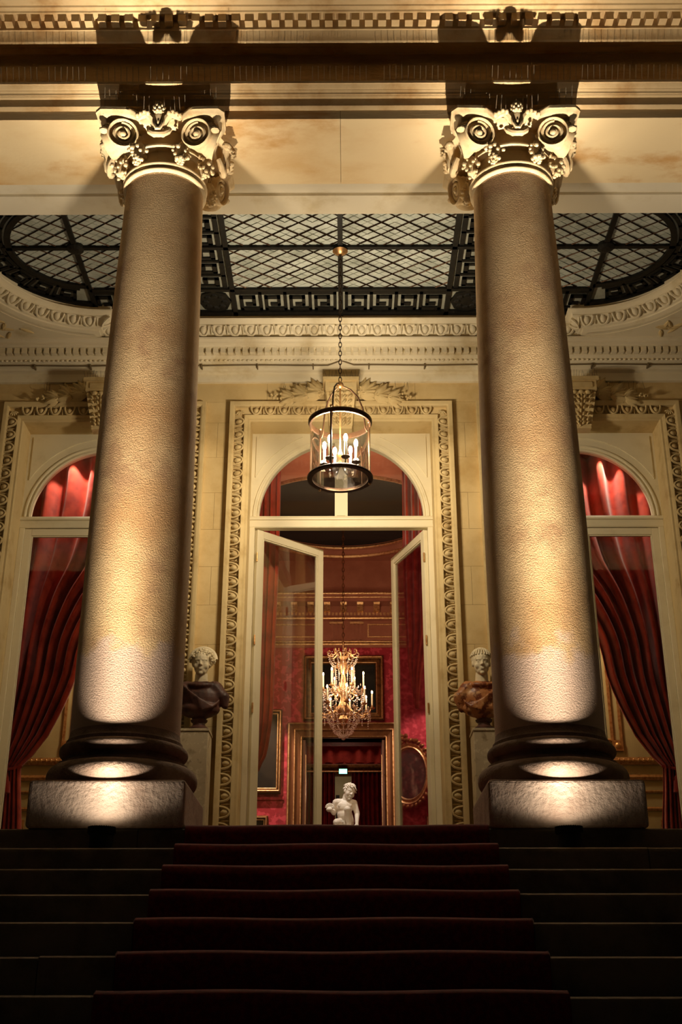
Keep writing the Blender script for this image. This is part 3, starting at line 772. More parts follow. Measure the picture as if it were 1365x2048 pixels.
def make_column(label):
    c = root('stone_column', (-AX, 7.06, 1.0), label, 'column')
    H = 0.437
    p = MB().box(-H, H, -H, H, 0.0, 0.263); pl = p.build('plinth', M['plinth'], c, 0)
    b = pl.modifiers.new('bevel', 'BEVEL'); b.width = 0.022; b.segments = 3
    prof = [(0.40, 0.262)]
    prof += [(0.385 + 0.058 * cos(radians(a)), 0.331 + 0.068 * sin(radians(a))) for a in range(-80, 81, 16)]
    prof += [(0.385, 0.400), (0.385, 0.414), (0.372, 0.416), (0.352, 0.424), (0.343, 0.436), (0.348, 0.447), (0.356, 0.449)]
    prof += [(0.345 + 0.036 * cos(radians(a)), 0.488 + 0.038 * sin(radians(a))) for a in range(-80, 81, 16)]
    prof += [(0.345, 0.528), (0.345, 0.548), (0.338, 0.552), (0.334, 0.562), (0.329, 0.580), (0.3265, 0.60)]
    MB().lathe(prof, 72).build('base', M['base'], c, 40)
    prof = [(0.3265, 0.60)]
    for i in range(1, 25):
        t = i / 24; prof.append((0.328 - 0.049 * max(0.0, (t - 0.3) / 0.7) ** 1.6, 0.60 + 3.98 * t))
    prof += [(0.279, 4.588), (0.284, 4.60)]
    MB().lathe(prof, 72).build('shaft', M['shaft'], c, 40)
    cap = MB()
    prof = [(0.284, 4.595), (0.292, 4.60)] + [(0.288 + 0.016 * cos(radians(a)), 4.616 + 0.016 * sin(radians(a))) for a in range(-90, 91, 18)]
    prof += [(0.298, 4.634), (0.298, 4.642)] + [(0.285 + 0.024 * cos(radians(a)), 4.664 + 0.022 * sin(radians(a))) for a in range(-90, 91, 18)]
    prof += [(0.275, 4.688), (0.262, 4.70), (0.255, 4.76), (0.262, 4.80), (0.30, 4.806), (0.31, 4.815), (0.31, 4.828), (0.295, 4.84), (0.27, 4.86), (0.28, 4.96), (0.30, 5.0)]
    cap.lathe(prof, 64)
    capo = cap.build('capital', M['capital'], c, 40)
    # abacus: concave sides, blunt horns
    poly = []
    for q in range(4):
        a = pi / 2 * q
        for i in range(-14, 15):
            t = i / 14; s_ = max(0.0, min(1.0, (abs(t) - 0.26) / 0.30)); s_ = s_ * s_ * (3 - 2 * s_)
            x = 0.412 * t; y = -(0.345 + 0.095 * s_ + 0.012 * abs(t))
            poly.append((x * cos(a) - y * sin(a), x * sin(a) + y * cos(a)))
    ab = MB().grid([[(x * k_, y * k_, z_) for x, y in poly] for k_, z_ in ((0.2, 4.965), (0.84, 4.965), (0.93, 4.972), (0.985, 4.99), (1.0, 5.005), (1.02, 5.01), (1.02, 5.035), (0.9, 5.06), (0.2, 5.07))], close_v=True).box(-0.34, 0.34, -0.30, 0.34, 5.05, 5.118)
    ab.build('abacus', M['capital'], capo, 40)
    for q in range(4):
        m = Matrix.Rotation(pi / 2 * q, 4, 'Z')
        v = MB()
        # two scroll drums meeting at the corner (+x,-y)
        for axis in (0, 1):
            d = MB(); r0 = 0.112
            prof = [(0.0, -0.034), (r0 * 0.84, -0.034), (r0 * 0.86, 0.010), (r0 * 0.93, 0.016), (r0, 0.008), (r0, -0.02), (r0 * 0.8, -0.07), (r0 * 0.74, -0.15), (0.0, -0.15)]
            d.lathe(prof, 26, caps=False)
            d.xf(Matrix.Rotation(radians(90), 4, 'X'))          # drum axis: +z -> -y
            volute_spiral(d, (0, 0.030, 0), (-1, 0, 0), (0, 0, 1), (0, -1, 0), 0.088, 2.0, 0.016)
            if axis == 0: d.xf(Matrix.Translation((0.262, -0.382, 4.858)) @ Matrix.Rotation(radians(-14), 4, 'Z') @ Matrix.Rotation(radians(14), 4, 'X'))
            else: d.xf(Matrix.Translation((0.382, -0.262, 4.858)) @ Matrix.Rotation(radians(14), 4, 'Z') @ Matrix.Rotation(radians(90), 4, 'Z') @ Matrix.Scale(-1, 4, (1, 0, 0)) @ Matrix.Rotation(radians(14), 4, 'X'))
            v.merge(d)
        v.ball((0.305, -0.305, 4.865), (0.075, 0.075, 0.10), 12, 9)
        for k in range(4): v.ball((0.362 + 0.012 * k, -0.362 - 0.012 * k, 4.955 - 0.028 * k), (0.034, 0.034, 0.02), 8, 5)   # leaf under the horn
        for k in range(4):
            for p_ in ((0.225 + 0.03 * k, -0.335 - 0.008 * k), (0.335 + 0.008 * k, -0.225 - 0.03 * k)): v.ball((*p_, 4.772 + 0.006 * abs(k - 1.5)), (0.02, 0.02, 0.016), 6, 5)
        v.xf(m); v.build('volute', M['capital'], capo, 42)
        # flower bunches hanging below the scrolls
        for ang in (-27, 27):
            a = radians(ang) + pi / 2 * q; f = MB()
            rad = 0.345
            bx, by = rad * sin(a), -rad * cos(a)
            for k in range(44):
                h = R.uniform(-0.085, 0.07); sp_ = 0.066 * (1 - abs(h - .01) / 0.13)
                b1, b2 = R.uniform(-sp_, sp_), R.uniform(-sp_, sp_) 
                f.ball((bx + b1, by + b2, 4.735 + h), R.uniform(0.011, 0.02), 6, 4)
            f.cap((bx, by, 4.68), (bx * 0.97, by * 0.97, 4.79), 0.03, 0.045, 8)
            f.build('flower_bunch', M['capital'], capo, 40)
        # centre fleuron: husk, tongue, curled leaves, pine cone
        f = MB()
        f.tube([(-0.07, -0.335, 4.905), (-0.062, -0.35, 4.87), (-0.035, -0.36, 4.845), (0, -0.365, 4.838), (0.035, -0.36, 4.845), (0.062, -0.35, 4.87), (0.07, -0.335, 4.905)], 0.022, 8)
        f.cap((-0.055, -0.34, 4.90), (-0.03, -0.35, 4.845), 0.022, 0.02); f.cap((0.055, -0.34, 4.90), (0.03, -0.35, 4.845), 0.022, 0.02)
        f.tube([(-0.03, -0.375, 5.0), (-0.034, -0.39, 4.95), (-0.03, -0.395, 4.90), (-0.012, -0.39, 4.868), (0.012, -0.39, 4.868), (0.03, -0.395, 4.90), (0.034, -0.39, 4.95), (0.03, -0.375, 5.0)], 0.013, 6)
        f.cap((0, -0.36, 4.87), (0, -0.385, 4.98), 0.026, 0.03)
        f.ball((0, -0.39, 4.925), (0.012, 0.02, 0.03), 6, 5)
        for sx in (-1, 1):
            f.tube([(sx * 0.03, -0.36, 4.90), (sx * 0.05, -0.375, 4.96), (sx * 0.085, -0.39, 4.995), (sx * 0.13, -0.385, 4.985), (sx * 0.155, -0.375, 4.955)], [0.02, .026, .03, .028, .012], 7)
            for k in range(4): f.ball((sx * (0.075 + 0.026 * k), -0.405 + 0.004 * k, 5.0 - 0.012 * abs(k - 1)), (0.018, 0.03, 0.022), 6, 5)
        f.xf(m @ Matrix.Translation((0, -0.06, -0.025))); f.build('fleuron', M['capital'], capo, 42)
        pc = MB()
        for k in range(5):
            for j in range(7):
                a = 2 * pi * (j + 0.5 * (k % 2)) / 7; rr = (0.028, 0.036, 0.035, 0.026, 0.012)[k]
                pc.ball((rr * cos(a), -0.40 + rr * sin(a), 5.0 + 0.018 * k), (0.013, 0.013, 0.014), 5, 4)
        pc.cap((0, -0.40, 5.0), (0, -0.40, 5.065), 0.03, 0.015, 8)
        pc.xf(m @ Matrix.Translation((0, -0.06, -0.02))); pc.build('pine_cone', M['capital'], capo, 42)
        hs = MB()      # festoon husks between the scroll and the bell
        for sx in (-1, 1):
            acanthus(hs, m @ Matrix.Translation((sx * 0.16, -0.27, 4.78)) @ Matrix.Rotation(radians(sx * 12), 4, 'Y'), 0.05, 0.12, 0.04, 3)
        hs.build('acanthus_leaf', M['capital'], capo, 42)
    sk = MB()
    for i in range(22):
        x = -0.4 + 0.8 * i / 21
        if R.random() > 0.15: spike(sk, x, -(0.33 + 0.10 * abs(x / 0.4) ** 1.7) * 0.98, 5.058, 0.115, R.uniform(-.012, .012), -0.075, 0.0014)
    q = sk.build('bird_spikes', M['spike'], capo, 0); q['kind'] = 'stuff'
    return c
col1 = make_column('roughcast stone column beside the bust in dark purple drapery')
col2 = copy_tree(col1); col2.location = (AX, 7.06, 1.0)
col2['label'] = 'roughcast stone column beside the bust in orange marble drapery'
for c in (col1, col2): c['group'] = 'portico columns'
for c in col2.children:
    if c.name.startswith('shaft'): c.rotation_euler = (0, 0, 2.1)

# ---- floodlights at the column feet
def make_uplight():
    u = root('uplight', (-1.25, 6.45, 0.85), 'short black cylindrical floodlight at the foot of the column by the purple bust', 'floodlight', 'floodlights at the column feet')
    bd = MB().lathe([(0.066, 0.0), (0.066, 0.006), (0.062, 0.01), (0.062, 0.085), (0.070, 0.09), (0.072, 0.10), (0.072, 0.122), (0.069, 0.126), (0.064, 0.126), (0.064, 0.118), (0.0, 0.118)], 40)
    for k in range(36):
        a = 2 * pi * k / 36; bd.merge(MB().box(-0.002, 0.002, 0.068, 0.074, 0.095, 0.127), Matrix.Rotation(a, 4, 'Z'))
    bd.build('casing', M['black'], u, 30)
    MB().lathe([(0.0, 0.119), (0.06, 0.119), (0.06, 0.121), (0.0, 0.122)], 24, caps=False).build('lens', M['lens'], u, 30)
    return u
u1 = make_uplight(); u2 = copy_tree(u1); u2.location = (1.235, 6.45, 0.85)
u2['label'] = 'short black cylindrical floodlight at the foot of the column by the orange bust'

# ---- hanging lantern
LX, LY = 0.0, 9.60
lan = root('lantern', (LX, LY, 4.50), 'round glass and bronze lantern with six lit candle bulbs hanging before the door', 'lantern')
RL = 0.272
MB().lathe([(RL - 0.022, -0.008), (RL + 0.022, -0.008), (RL + 0.026, 0.004), (RL + 0.02, 0.016), (RL + 0.01, 0.022), (RL - 0.012, 0.022), (RL - 0.022, -0.008)], 64, caps=False).build('lower_ring', M['bronze'], lan, 40)
MB().lathe([(RL - 0.008, 0.535), (RL + 0.008, 0.535), (RL + 0.010, 0.555), (RL + 0.020, 0.56), (RL + 0.020, 0.575), (RL + 0.010, 0.58), (RL - 0.008, 0.585), (RL - 0.008, 0.535)], 64, caps=False).build('upper_ring', M['bronze'], lan, 40)
for adeg in (-17, 103, 223):
    a = radians(adeg); px, py = sin(a), -cos(a)
    up = MB().tube([(RL * px, RL * py, 0.0), (RL * px, RL * py, 0.57)], 0.010, 8)
    u = up.build('upright', M['bronze'], lan, 40)
    for zf in (-0.022, 0.60): MB().ball((RL * px, RL * py, zf), 0.013, 8, 6).build('finial', M['brass'], u, 60)
    pts = [(RL * px * 0.94, RL * py * 0.94, 0.50), (RL * px * 0.86, RL * py * 0.86, 0.54), (RL * px * 0.84, RL * py * 0.84, 0.62), (RL * px * 0.78, RL * py * 0.78, 0.74), (RL * px * 0.62, RL * py * 0.62, 0.85), (RL * px * 0.36, RL * py * 0.36, 0.92), (RL * px * 0.12, RL * py * 0.12, 0.945), (0, 0, 0.95)]
    MB().tube(pts, 0.008, 7).build('crown_arm', M['bronze'], lan, 60)
    # curved glass wall between uprights
    rows = [[(RL * sin(a + radians(3 + 114 * i / 20)), -RL * cos(a + radians(3 + 114 * i / 20)), z) for i in range(21)] for z in (0.015, 0.54)]
    MB().grid(rows).build('glass_wall', M['lglass'], lan, 60)
MB().lathe([(0.0, 0.0), (RL - 0.02, 0.0), (RL - 0.02, 0.004), (0.0, 0.004)], 40, caps=False).build('glass_floor', M['lglass'], lan, 0)
MB().lathe([(0.012, 0.99), (0.03, 0.97), (0.034, 0.95), (0.022, 0.93), (0.008, 0.92), (0.006, 0.30), (0.012, 0.27), (0.022, 0.25), (0.026, 0.22), (0.014, 0.19), (0.016, 0.16), (0.022, 0.14), (0.012, 0.11), (0.0, 0.10)], 16, caps=False).build('stem', M['brass'], lan, 50)
for k in range(6):
    a = radians(60 * k + 20); px, py = sin(a), -cos(a); rc = 0.145
    am = MB().tube([(0.02 * px, 0.02 * py, 0.16), (0.05 * px, 0.05 * py, 0.10), (0.10 * px, 0.10 * py, 0.075), (0.135 * px, 0.135 * py, 0.095), (rc * px, rc * py, 0.135)], 0.006, 7)
    am.lathe([(0.006, 0.13), (0.034, 0.142), (0.042, 0.152), (0.040, 0.154), (0.012, 0.148), (0.014, 0.165)], 16, (rc * px, rc * py, 0))
    arm = am.build('candle_arm', M['bronze'], lan, 50)
    MB().lathe([(0.013, 0.16), (0.013, 0.30), (0.009, 0.304)], 12, (rc * px, rc * py, 0)).build('candle', M['candle'], arm, 50)
    MB().ball((rc * px, rc * py, 0.340), (0.019, 0.019, 0.042), 10, 8).build('bulb', M['flame'], arm, 60)
    light('bulb_light', 'POINT', (LX + rc * px * 1.0, LY + rc * py * 1.0, 4.50 + 0.40), 32, (1.0, 0.80, 0.55), 0.02)
ch = MB(); z = 0.99; k = 0
while z < 2.44:
    pts = [(0.014 * cos(t) * (k % 2 == 0), 0.014 * cos(t) * (k % 2), z + 0.024 + 0.030 * sin(t)) for t in [2 * pi * i / 10 for i in range(10)]]
    ch.tube(pts, 0.0042, 5, closed=True); z += 0.047; k += 1
ch.build('chain', M['bronze'], lan, 60)
MB().lathe([(0.0, 2.41), (0.02, 2.412), (0.05, 2.43), (0.075, 2.45), (0.06, 2.46), (0.03, 2.465), (0.03, 2.5), (0, 2.5)], 20, caps=False).build('ceiling_rose', M['brass'], lan, 50)

# ================================================================== BUSTS
def head(mb, c, s, tilt=None):
    """head blobs: s = height chin to crown, facing -y"""
    m = Matrix.Translation(c) @ (tilt.to_4x4() if tilt is not None else Matrix.Identity(4)) @ Matrix.Scale(s, 4)
    b = MB()
    b.ball((0, 0.06, 0.62), (0.33, 0.42, 0.37), 16, 12)         # cranium
    b.ball((0, -0.085, 0.41), (0.285, 0.265, 0.385), 18, 14)       # face
    b.ball((0, -0.135, 0.20), (0.21, 0.20, 0.18), 14, 10)         # jaw and chin
    b.ball((0, -0.29, 0.085), (0.085, 0.06, 0.065), 10, 8)
    b.cap((0, -0.325, 0.56), (0, -0.395, 0.405), 0.030, 0.044, 8)    # nose
    for sx in (-1, 1):
        b.cap((sx * 0.06, -0.325, 0.585), (sx * 0.20, -0.27, 0.58), 0.040, 0.03, 8)   # brow
        b.ball((sx * 0.125, -0.282, 0.505), (0.064, 0.045, 0.036), 9, 7)               # eye
        b.ball((sx * 0.14, -0.235, 0.36), (0.13, 0.08, 0.13), 12, 9)                     # cheek
        b.ball((sx * 0.042, -0.365, 0.385), (0.038, 0.036, 0.028), 8, 6)                # nostril
        b.ball((sx * 0.315, 0.02, 0.47), (0.045, 0.09, 0.12), 8, 7)                    # ear
    b.ball((0, -0.335, 0.27), (0.095, 0.032, 0.024), 10, 6)     # lips
    b.ball((0, -0.33, 0.225), (0.08, 0.036, 0.028), 10, 6)
    mb.merge(b, m); return m
def bust(x, label, drape, socle, hair, flip):
    b = root('marble_bust', (x, 10.92, 2.527), label, 'bust', 'busts beside the door')
    MB().lathe([(0.10, 0.0), (0.10, 0.02), (0.085, 0.03), (0.06, 0.05), (0.056, 0.07), (0.075, 0.085), (0.08, 0.10), (0.06, 0.11)], 24).build('socle', socle, b, 40)
    t = MB()
    t.ball((0, 0.02, 0.30), (0.21, 0.12, 0.17), 16, 12); t.ball((0, -0.01, 0.20), (0.195, 0.115, 0.085), 16, 10)
    t.cap((-0.13, 0.02, 0.40), (-0.215, 0.01, 0.31), 0.085, 0.062); t.cap((0.13, 0.02, 0.40), (0.215, 0.01, 0.31), 0.085, 0.062)
    t.cap((-0.22, 0.0, 0.32), (-0.205, 0.0, 0.20), 0.06, 0.03); t.cap((0.22, 0.0, 0.32), (0.235, 0.0, 0.24), 0.06, 0.035)
    t.ball((0, 0.03, 0.42), (0.135, 0.10, 0.07), 14, 8)
    t.cap((0, 0, 0.10), (0, 0.0, 0.16), 0.06, 0.09)
    for i in range(7):        # drapery folds sweeping across the chest
        f = i / 6; s = -1 if flip else 1
        t.tube([(s * (-0.17 + 0.03 * f), -0.06, 0.43 - 0.012 * i), (s * (-0.11 + 0.05 * f), -0.105, 0.37 - 0.02 * i), (s * (-0.01 + 0.05 * f), -0.128, 0.29 - 0.02 * i), (s * (0.09 + 0.04 * f), -0.115, 0.235 - 0.006 * i), (s * (0.17 + 0.02 * f), -0.07, 0.22 + 0.01 * i)], 0.010, 6)
    t.tube([(0.115 * cos(a), 0.01 - 0.09 * sin(a) * 1.05, 0.45 - 0.035 * max(0, sin(a))) for a in [2 * pi * i / 20 for i in range(20)]], 0.026, 8, closed=True)
    melt(t, 'drapery', drape, b, 0.009, 5)
    h = MB(); h.cap((0, 0.02, 0.40), (0, 0.01, 0.54), 0.068, 0.06, 12)
    head(h, (0, 0.0, 0.52), 0.255, Matrix.Rotation(radians(4), 3, 'X'))
    melt(h, 'head', M['bustmarble'], b, 0.005, 5)
    hr = MB()
    if hair == 'curls':
        hr.ball((0, 0.045, 0.70), (0.112, 0.115, 0.10), 18, 12)
        for k in range(230):
            a = R.uniform(0, 2 * pi); e = R.uniform(-0.15, 1.45)
            p = Vector((cos(a) * cos(e) * 0.118, 0.03 + sin(a) * cos(e) * 0.118, 0.682 + sin(e) * 0.112))
            if p.z < 0.695 and p.y < -0.055: continue
            if p.y < -0.06 and p.z < 0.72 and abs(p.x) < 0.06: continue
            hr.ball(p, 0.0125, 5, 4)
        hr.tube([(0.122 * sin(a), 0.075, 0.70 + 0.122 * cos(a)) for a in [-1.5 + 3.0 * i / 16 for i in range(17)]], 0.022, 8)
    else:
        hr.ball((0, 0.025, 0.692), (0.093, 0.112, 0.10), 18, 12)
        for row in range(6):
            for k in range(15):
                a = pi * (-0.15 + 1.3 * k / 14); e = 0.28 + 0.2 * row
                hr.cap((0.098 * cos(a) * cos(e), 0.015 - 0.108 * sin(a) * cos(e), 0.69 + 0.105 * sin(e)), (0.098 * cos(a) * cos(e + .16), 0.015 - 0.108 * sin(a) * cos(e + .16), 0.69 + 0.105 * sin(e + .16)), 0.011, 0.008, 6)
    hr.build('hair', M['bustmarble'], b, 50)
    return b
def pedestal(x, label):
    p = root('marble_pedestal', (x, 10.95, 1.0), label, 'pedestal', 'pedestals under the busts')
    MB().box(-0.15, 0.15, -0.15, 0.15, 0.12, 1.50).build('shaft', M['greymarble'], p, 0, bevel=0.008)
    MB().box(-0.18, 0.18, -0.18, 0.18, 0.0, 0.12).build('foot', M['greymarble'], p, 0, bevel=0.01)
    MB().box(-0.158, 0.158, -0.158, 0.158, 1.50, 1.525).build('slab', M['greymarble'], p, 0, bevel=0.004)
bust(-1.325, 'white marble bust with curled hair and dark purple drapery', M['porphyry'], M['porphyry'], 'curls', False)
bust(1.335, 'white marble bust with short hair and orange marble drapery', M['breccia'], M['porphyry'], 'short', True)
pedestal(-1.37, 'veined grey marble pedestal carrying the bust in purple drapery')
pedestal(1.37, 'veined grey marble pedestal carrying the bust in orange drapery')
# ================================================================== INTERIOR SHELL
def wall_thing(name, label, mb, mt): 
    o = mb.build(name, mt, smooth=0); return tag(o, label, 'wall', kind='structure')
# ivory panelled walls either side of the entrance, seen through the windows
for nm, sx, lab in (('wall_left', -1, 'ivory panelled wall with gilt mouldings behind the window nearest the purple bust'), ('wall_right', 1, 'ivory panelled wall with gilt mouldings behind the window nearest the orange bust')):
    wl = wall_thing(nm, lab, MB().box(min(sx * 1.75, sx * 6), max(sx * 1.75, sx * 6), 13.2, 13.35, 1.0, 7.6), M['boiserie'])
    def strip(x0, x1, z0, z1, y=0.03, name='gilt_moulding', mt='gold'):
        a, b = min(sx * x0, sx * x1), max(sx * x0, sx * x1)
        return MB().prism_x([(13.2, z0), (13.2 - y * .6, z0), (13.2 - y, (z0 + z1) / 2), (13.2 - y * .6, z1), (13.2, z1)], a, b).build(name, M[mt], wl, 30) if x1 - x0 > z1 - z0 else MB().box(a, b, 13.2 - y, 13.2, z0, z1).build(name, M[mt], wl, 0)
    strip(1.75, 6, 2.67, 2.75, 0.06); strip(1.75, 6, 2.50, 2.56, 0.04); strip(1.75, 6, 2.36, 2.39, 0.03); strip(1.75, 6, 2.17, 2.21, 0.03)
    bd = MB(); x = 1.8
    while x < 4.4: bd.ball((sx * x, 13.13, 2.71), (0.018, 0.016, 0.022), 6, 4); x += 0.055
    q = bd.build('bead_row', M['gold'], wl, 50); q['kind'] = 'stuff'
    for a, b in ((2.05, 3.14), (3.42, 4.6)):
        for o_ in (0, 0.10):
            strip(a + o_, a + o_ + 0.03, 2.83 + o_, 6.0); strip(b - o_ - 0.03, b - o_, 2.83 + o_, 6.0); strip(a + o_, b - o_, 2.83 + o_, 2.86 + o_)
        for xx in (a + 0.06, b - 0.06):
            MB().box(sx * xx - 0.06, sx * xx + 0.06, 13.16, 13.2, 2.82, 2.94).ball((sx * xx, 13.155, 2.88), (0.035, 0.02, 0.035), 8, 6).build('gilt_corner', M['gold'], wl, 40)
        for o_ in (0.06,):
            strip(a + o_, b - o_, 2.05, 2.08, 0.02); strip(a + o_, b - o_, 1.5, 1.53, 0.02)
        for xx in (a + 0.1, b - 0.1): MB().box(sx * xx - 0.05, sx * xx + 0.05, 13.17, 13.2, 1.96, 2.07).build('gilt_corner', M['gold'], wl, 0)
HZ = 7.6
wall_thing('wall_west', 'red damask side wall of the salon, chandelier side toward the dark painting', MB().box(-3.1, -3.0, 13.35, 20.1, 1.0, HZ), M['damask'])
wall_thing('wall_east', 'red damask side wall of the salon toward the oval portrait', MB().box(3.0, 3.1, 13.35, 20.1, 1.0, HZ), M['damask'])
wall_thing('wall_outer', 'plain end walls of the front rooms', MB().box(-5.1, -5.0, 11.62, 13.2, 1.0, HZ).box(5.0, 5.1, 11.62, 13.2, 1.0, HZ).box(-5.1, 5.1, 11.62, 11.7, 7.25, HZ), M['boiserie'])
# far wall with its doorway
FY = 20.0; DW = 0.70; DT = 4.50
north = tag(MB().box(-3.0, -DW, FY, FY + 0.6, 1.0, 6.15).box(DW, 3.0, FY, FY + 0.6, 1.0, 6.15).box(-DW, DW, FY, FY + 0.6, DT, 6.15).build('wall_north', M['damask'], smooth=0),
            'red damask end wall of the salon with the gilt doorway', 'wall', kind='structure')
MB().prism_x([(FY, 3.46), (FY - 0.03, 3.47), (FY - 0.03, 3.51), (FY, 3.53)], -3, -1.0).prism_x([(FY, 3.46), (FY - 0.03, 3.47), (FY - 0.03, 3.51), (FY, 3.53)], 1.0, 3).build('dado_rail', M['damask'], north, 20)
for sx in (-1, 1):
    for k in range(3): MB().box(sx * (1.5 + 0.55 * k) - 0.004, sx * (1.5 + 0.55 * k) + 0.004, FY - 0.006, FY, 1.0, 3.46).build('dado_seam', M['damask'], north, 0)
sc = root('trim_6', (0, 0, 0), 'gilt and rose salon cornice with brackets and frieze panels', 'cornice', kind='structure')
prof = [(FY + .1, 6.10), (FY - 0.02, 6.10), (FY - 0.05, 6.14), (FY - 0.02, 6.17), (FY - 0.02, 6.58), (FY - 0.08, 6.60), (FY - 0.10, 6.64), (FY - 0.14, 6.66), (FY - 0.14, 6.82), (FY - 0.36, 6.84), (FY - 0.38, 6.88), (FY - 0.42, 6.94), (FY - 0.42, 6.99), (FY + .1, 7.0)]
MB().prism_x(prof, -3, 3).build('cornice_moulding', M['salon'], sc, 25)
for y, z, r in ((FY - 0.06, 6.15, 0.022), (FY - 0.03, 6.205, 0.016), (FY - 0.10, 6.615, 0.022), (FY - 0.43, 6.96, 0.02), (FY - 0.40, 6.90, 0.012)):
    MB().tube([(-3, y, z), (3, y, z)], r, 6).build('gilt_moulding', M['gold'], sc, 50)
bd = MB(); x = -2.4
while x < 2.4:
    bd.box(x - 0.02, x + 0.02, FY - 0.15, FY - 0.1, 6.655, 6.70); bd.ball((x, FY - 0.44, 6.965), (0.016, .016, .02), 5, 4); bd.ball((x + .03, FY - 0.055, 6.165), (0.018, .018, .02), 5, 4); x += 0.065
q = bd.build('gilt_beads', M['gold'], sc, 50); q['kind'] = 'stuff'
for k in range(-8, 9):
    b = MB().prism_x([(FY - 0.14, 6.70), (FY - 0.20, 6.71), (FY - 0.33, 6.79), (FY - 0.35, 6.83), (FY - 0.14, 6.83)], k * 0.29 - 0.055, k * 0.29 + 0.055)
    b.build('bracket', M['gold'], sc, 20)
for cx0 in (-2.05, -0.20, 0.16, 1.8):
    for j in range(3): MB().box(cx0 + 0.07 * j - 0.02, cx0 + 0.07 * j + 0.02, FY - 0.05, FY, 6.24, 6.52).build('frieze_flute', M['salon'], sc, 0)
    MB().box(cx0 - 0.05, cx0 + 0.19, FY - 0.07, FY, 6.52, 6.56).build('flute_cap', M['gold'], sc, 0)
for x0, x1 in ((-1.75, -0.40), (0.42, 1.60)):
    f = MB()
    for a, b, c_, d in ((x0, x1, 6.50, 6.525), (x0, x1, 6.275, 6.30), (x0, x0 + .025, 6.30, 6.50), (x1 - .025, x1, 6.30, 6.50)): f.box(a, b, FY - 0.045, FY - 0.015, c_, d)
    f.build('frieze_panel', M['gold'], sc, 0)
# attic, cove and flat ceiling with round canvas
CCY = 17.75; CRR = 1.66
c2 = root('ceiling_2', (0, 0, 0), 'rose plaster salon ceiling with a round dark painted canvas', 'ceiling', kind='structure')
mb = MB().box(-3, 3, FY - 0.35, FY + 0.1, 6.99, HZ)
N = 64
circ = [(CRR * cos(2 * pi * i / N), CCY + CRR * sin(2 * pi * i / N)) for i in range(N)]
def bound(x, y):
    dx, dy = x * 10, (y - CCY) * 10
    return (max(-3.05, min(3.05, dx)), CCY + max(-4.45, min(2.3, dy)))
mb.grid([[(x, y, HZ) for x, y in circ], [(*bound(x, y), HZ) for x, y in circ]], close_v=True)
mb.grid([[(x, y, HZ) for x, y in circ], [(x * 0.95, CCY + (y - CCY) * 0.95, HZ + 0.06) for x, y in circ], [(x * 0.94, CCY + (y - CCY) * 0.94, HZ + 0.16) for x, y in circ]], close_v=True)
mb.box(-5.1, 5.1, 11.62, 13.36, HZ, HZ + 0.1)
mb.build('ceiling_plaster', M['salon'], c2, 30)
MB().lathe([(0, HZ + 0.15), (CRR, HZ + 0.15)], 64, (0, CCY, 0), caps=False).build('painted_canvas', M['disc'], c2, 0)
gr = MB().tube([(x * 1.01, CCY + (y - CCY) * 1.01, HZ - 0.005) for x, y in circ], 0.035, 6, closed=True); gr.build('gilt_ring', M['gold'], c2, 50)
gr = MB().tube([(x * 0.945, CCY + (y - CCY) * 0.945, HZ + 0.11) for x, y in circ], 0.028, 6, closed=True); gr.build('gilt_ring', M['gold'], c2, 50)
bm_ = MB().box(-1.75, 1.75, 13.2, 13.35, 6.9, HZ); wall_thing('beam', 'plain lintel over the opening into the salon', bm_, M['salon'])
# ceiling spots seen through the lunettes
for i, (x, y) in enumerate([(-0.62, 13.9), (-0.50, 13.9), (0.50, 13.9), (0.62, 13.9)]):
    s_ = root('spotlight', (x, y, HZ), 'tiny black ceiling spotlight behind the lunette, %s from the %s bust' % (('nearest', 'second', 'second', 'nearest')[i], ('purple', 'purple', 'orange', 'orange')[i]), 'spotlight', 'spotlights over the door')
    MB().lathe([(0.0, -0.13), (0.03, -0.13), (0.035, -0.05), (0.01, -0.04), (0.01, 0.0), (0, 0)], 12, caps=False).build('casing', M['black'], s_, 40)

# doorway joinery of the far wall
d2 = root('door_2', (0, 0, 0), 'gilt brown moulded doorway at the far end of the salon', 'doorway', kind='structure')
prof = [(0.0, FY + 0.3), (0.0, FY - 0.02), (0.02, FY - 0.05), (0.04, FY - 0.03), (0.11, FY - 0.06), (0.13, FY - 0.10), (0.165, FY - 0.08), (0.20, FY - 0.10), (0.225, FY - 0.13), (0.25, FY - 0.11), (0.25, FY)]
frame_sweep(MB(), 0, DW, 1.0, DT, prof).build('architrave_frame', M['wood'], d2, 30)
for o_, y in ((0.02, FY - 0.055), (0.13, FY - 0.105), (0.228, FY - 0.135)):
    rows = [(-DW - o_, y, 1.0), (-DW - o_, y, DT + o_), (DW + o_, y, DT + o_), (DW + o_, y, 1.0)]
    for a, b in zip(rows[:-1], rows[1:]): MB().tube([a, b], 0.014, 6).build('gilt_moulding', M['gold'], d2, 50)
for sx in (-1, 1):      # panelled reveals
    a = MB().box(sx * (DW - 0.03) - 0.02, sx * (DW - 0.03) + 0.02, FY + 0.02, FY + 0.75, 1.0, DT - 0.02)
    p = a.build('reveal_panel', M['mauve'], d2, 0)
    MB().box(sx * (DW - 0.055) - 0.006, sx * (DW - 0.055) + 0.006, FY + 0.12, FY + 0.15, 1.2, DT - 0.25).build('gilt_moulding', M['gold'], p, 0)
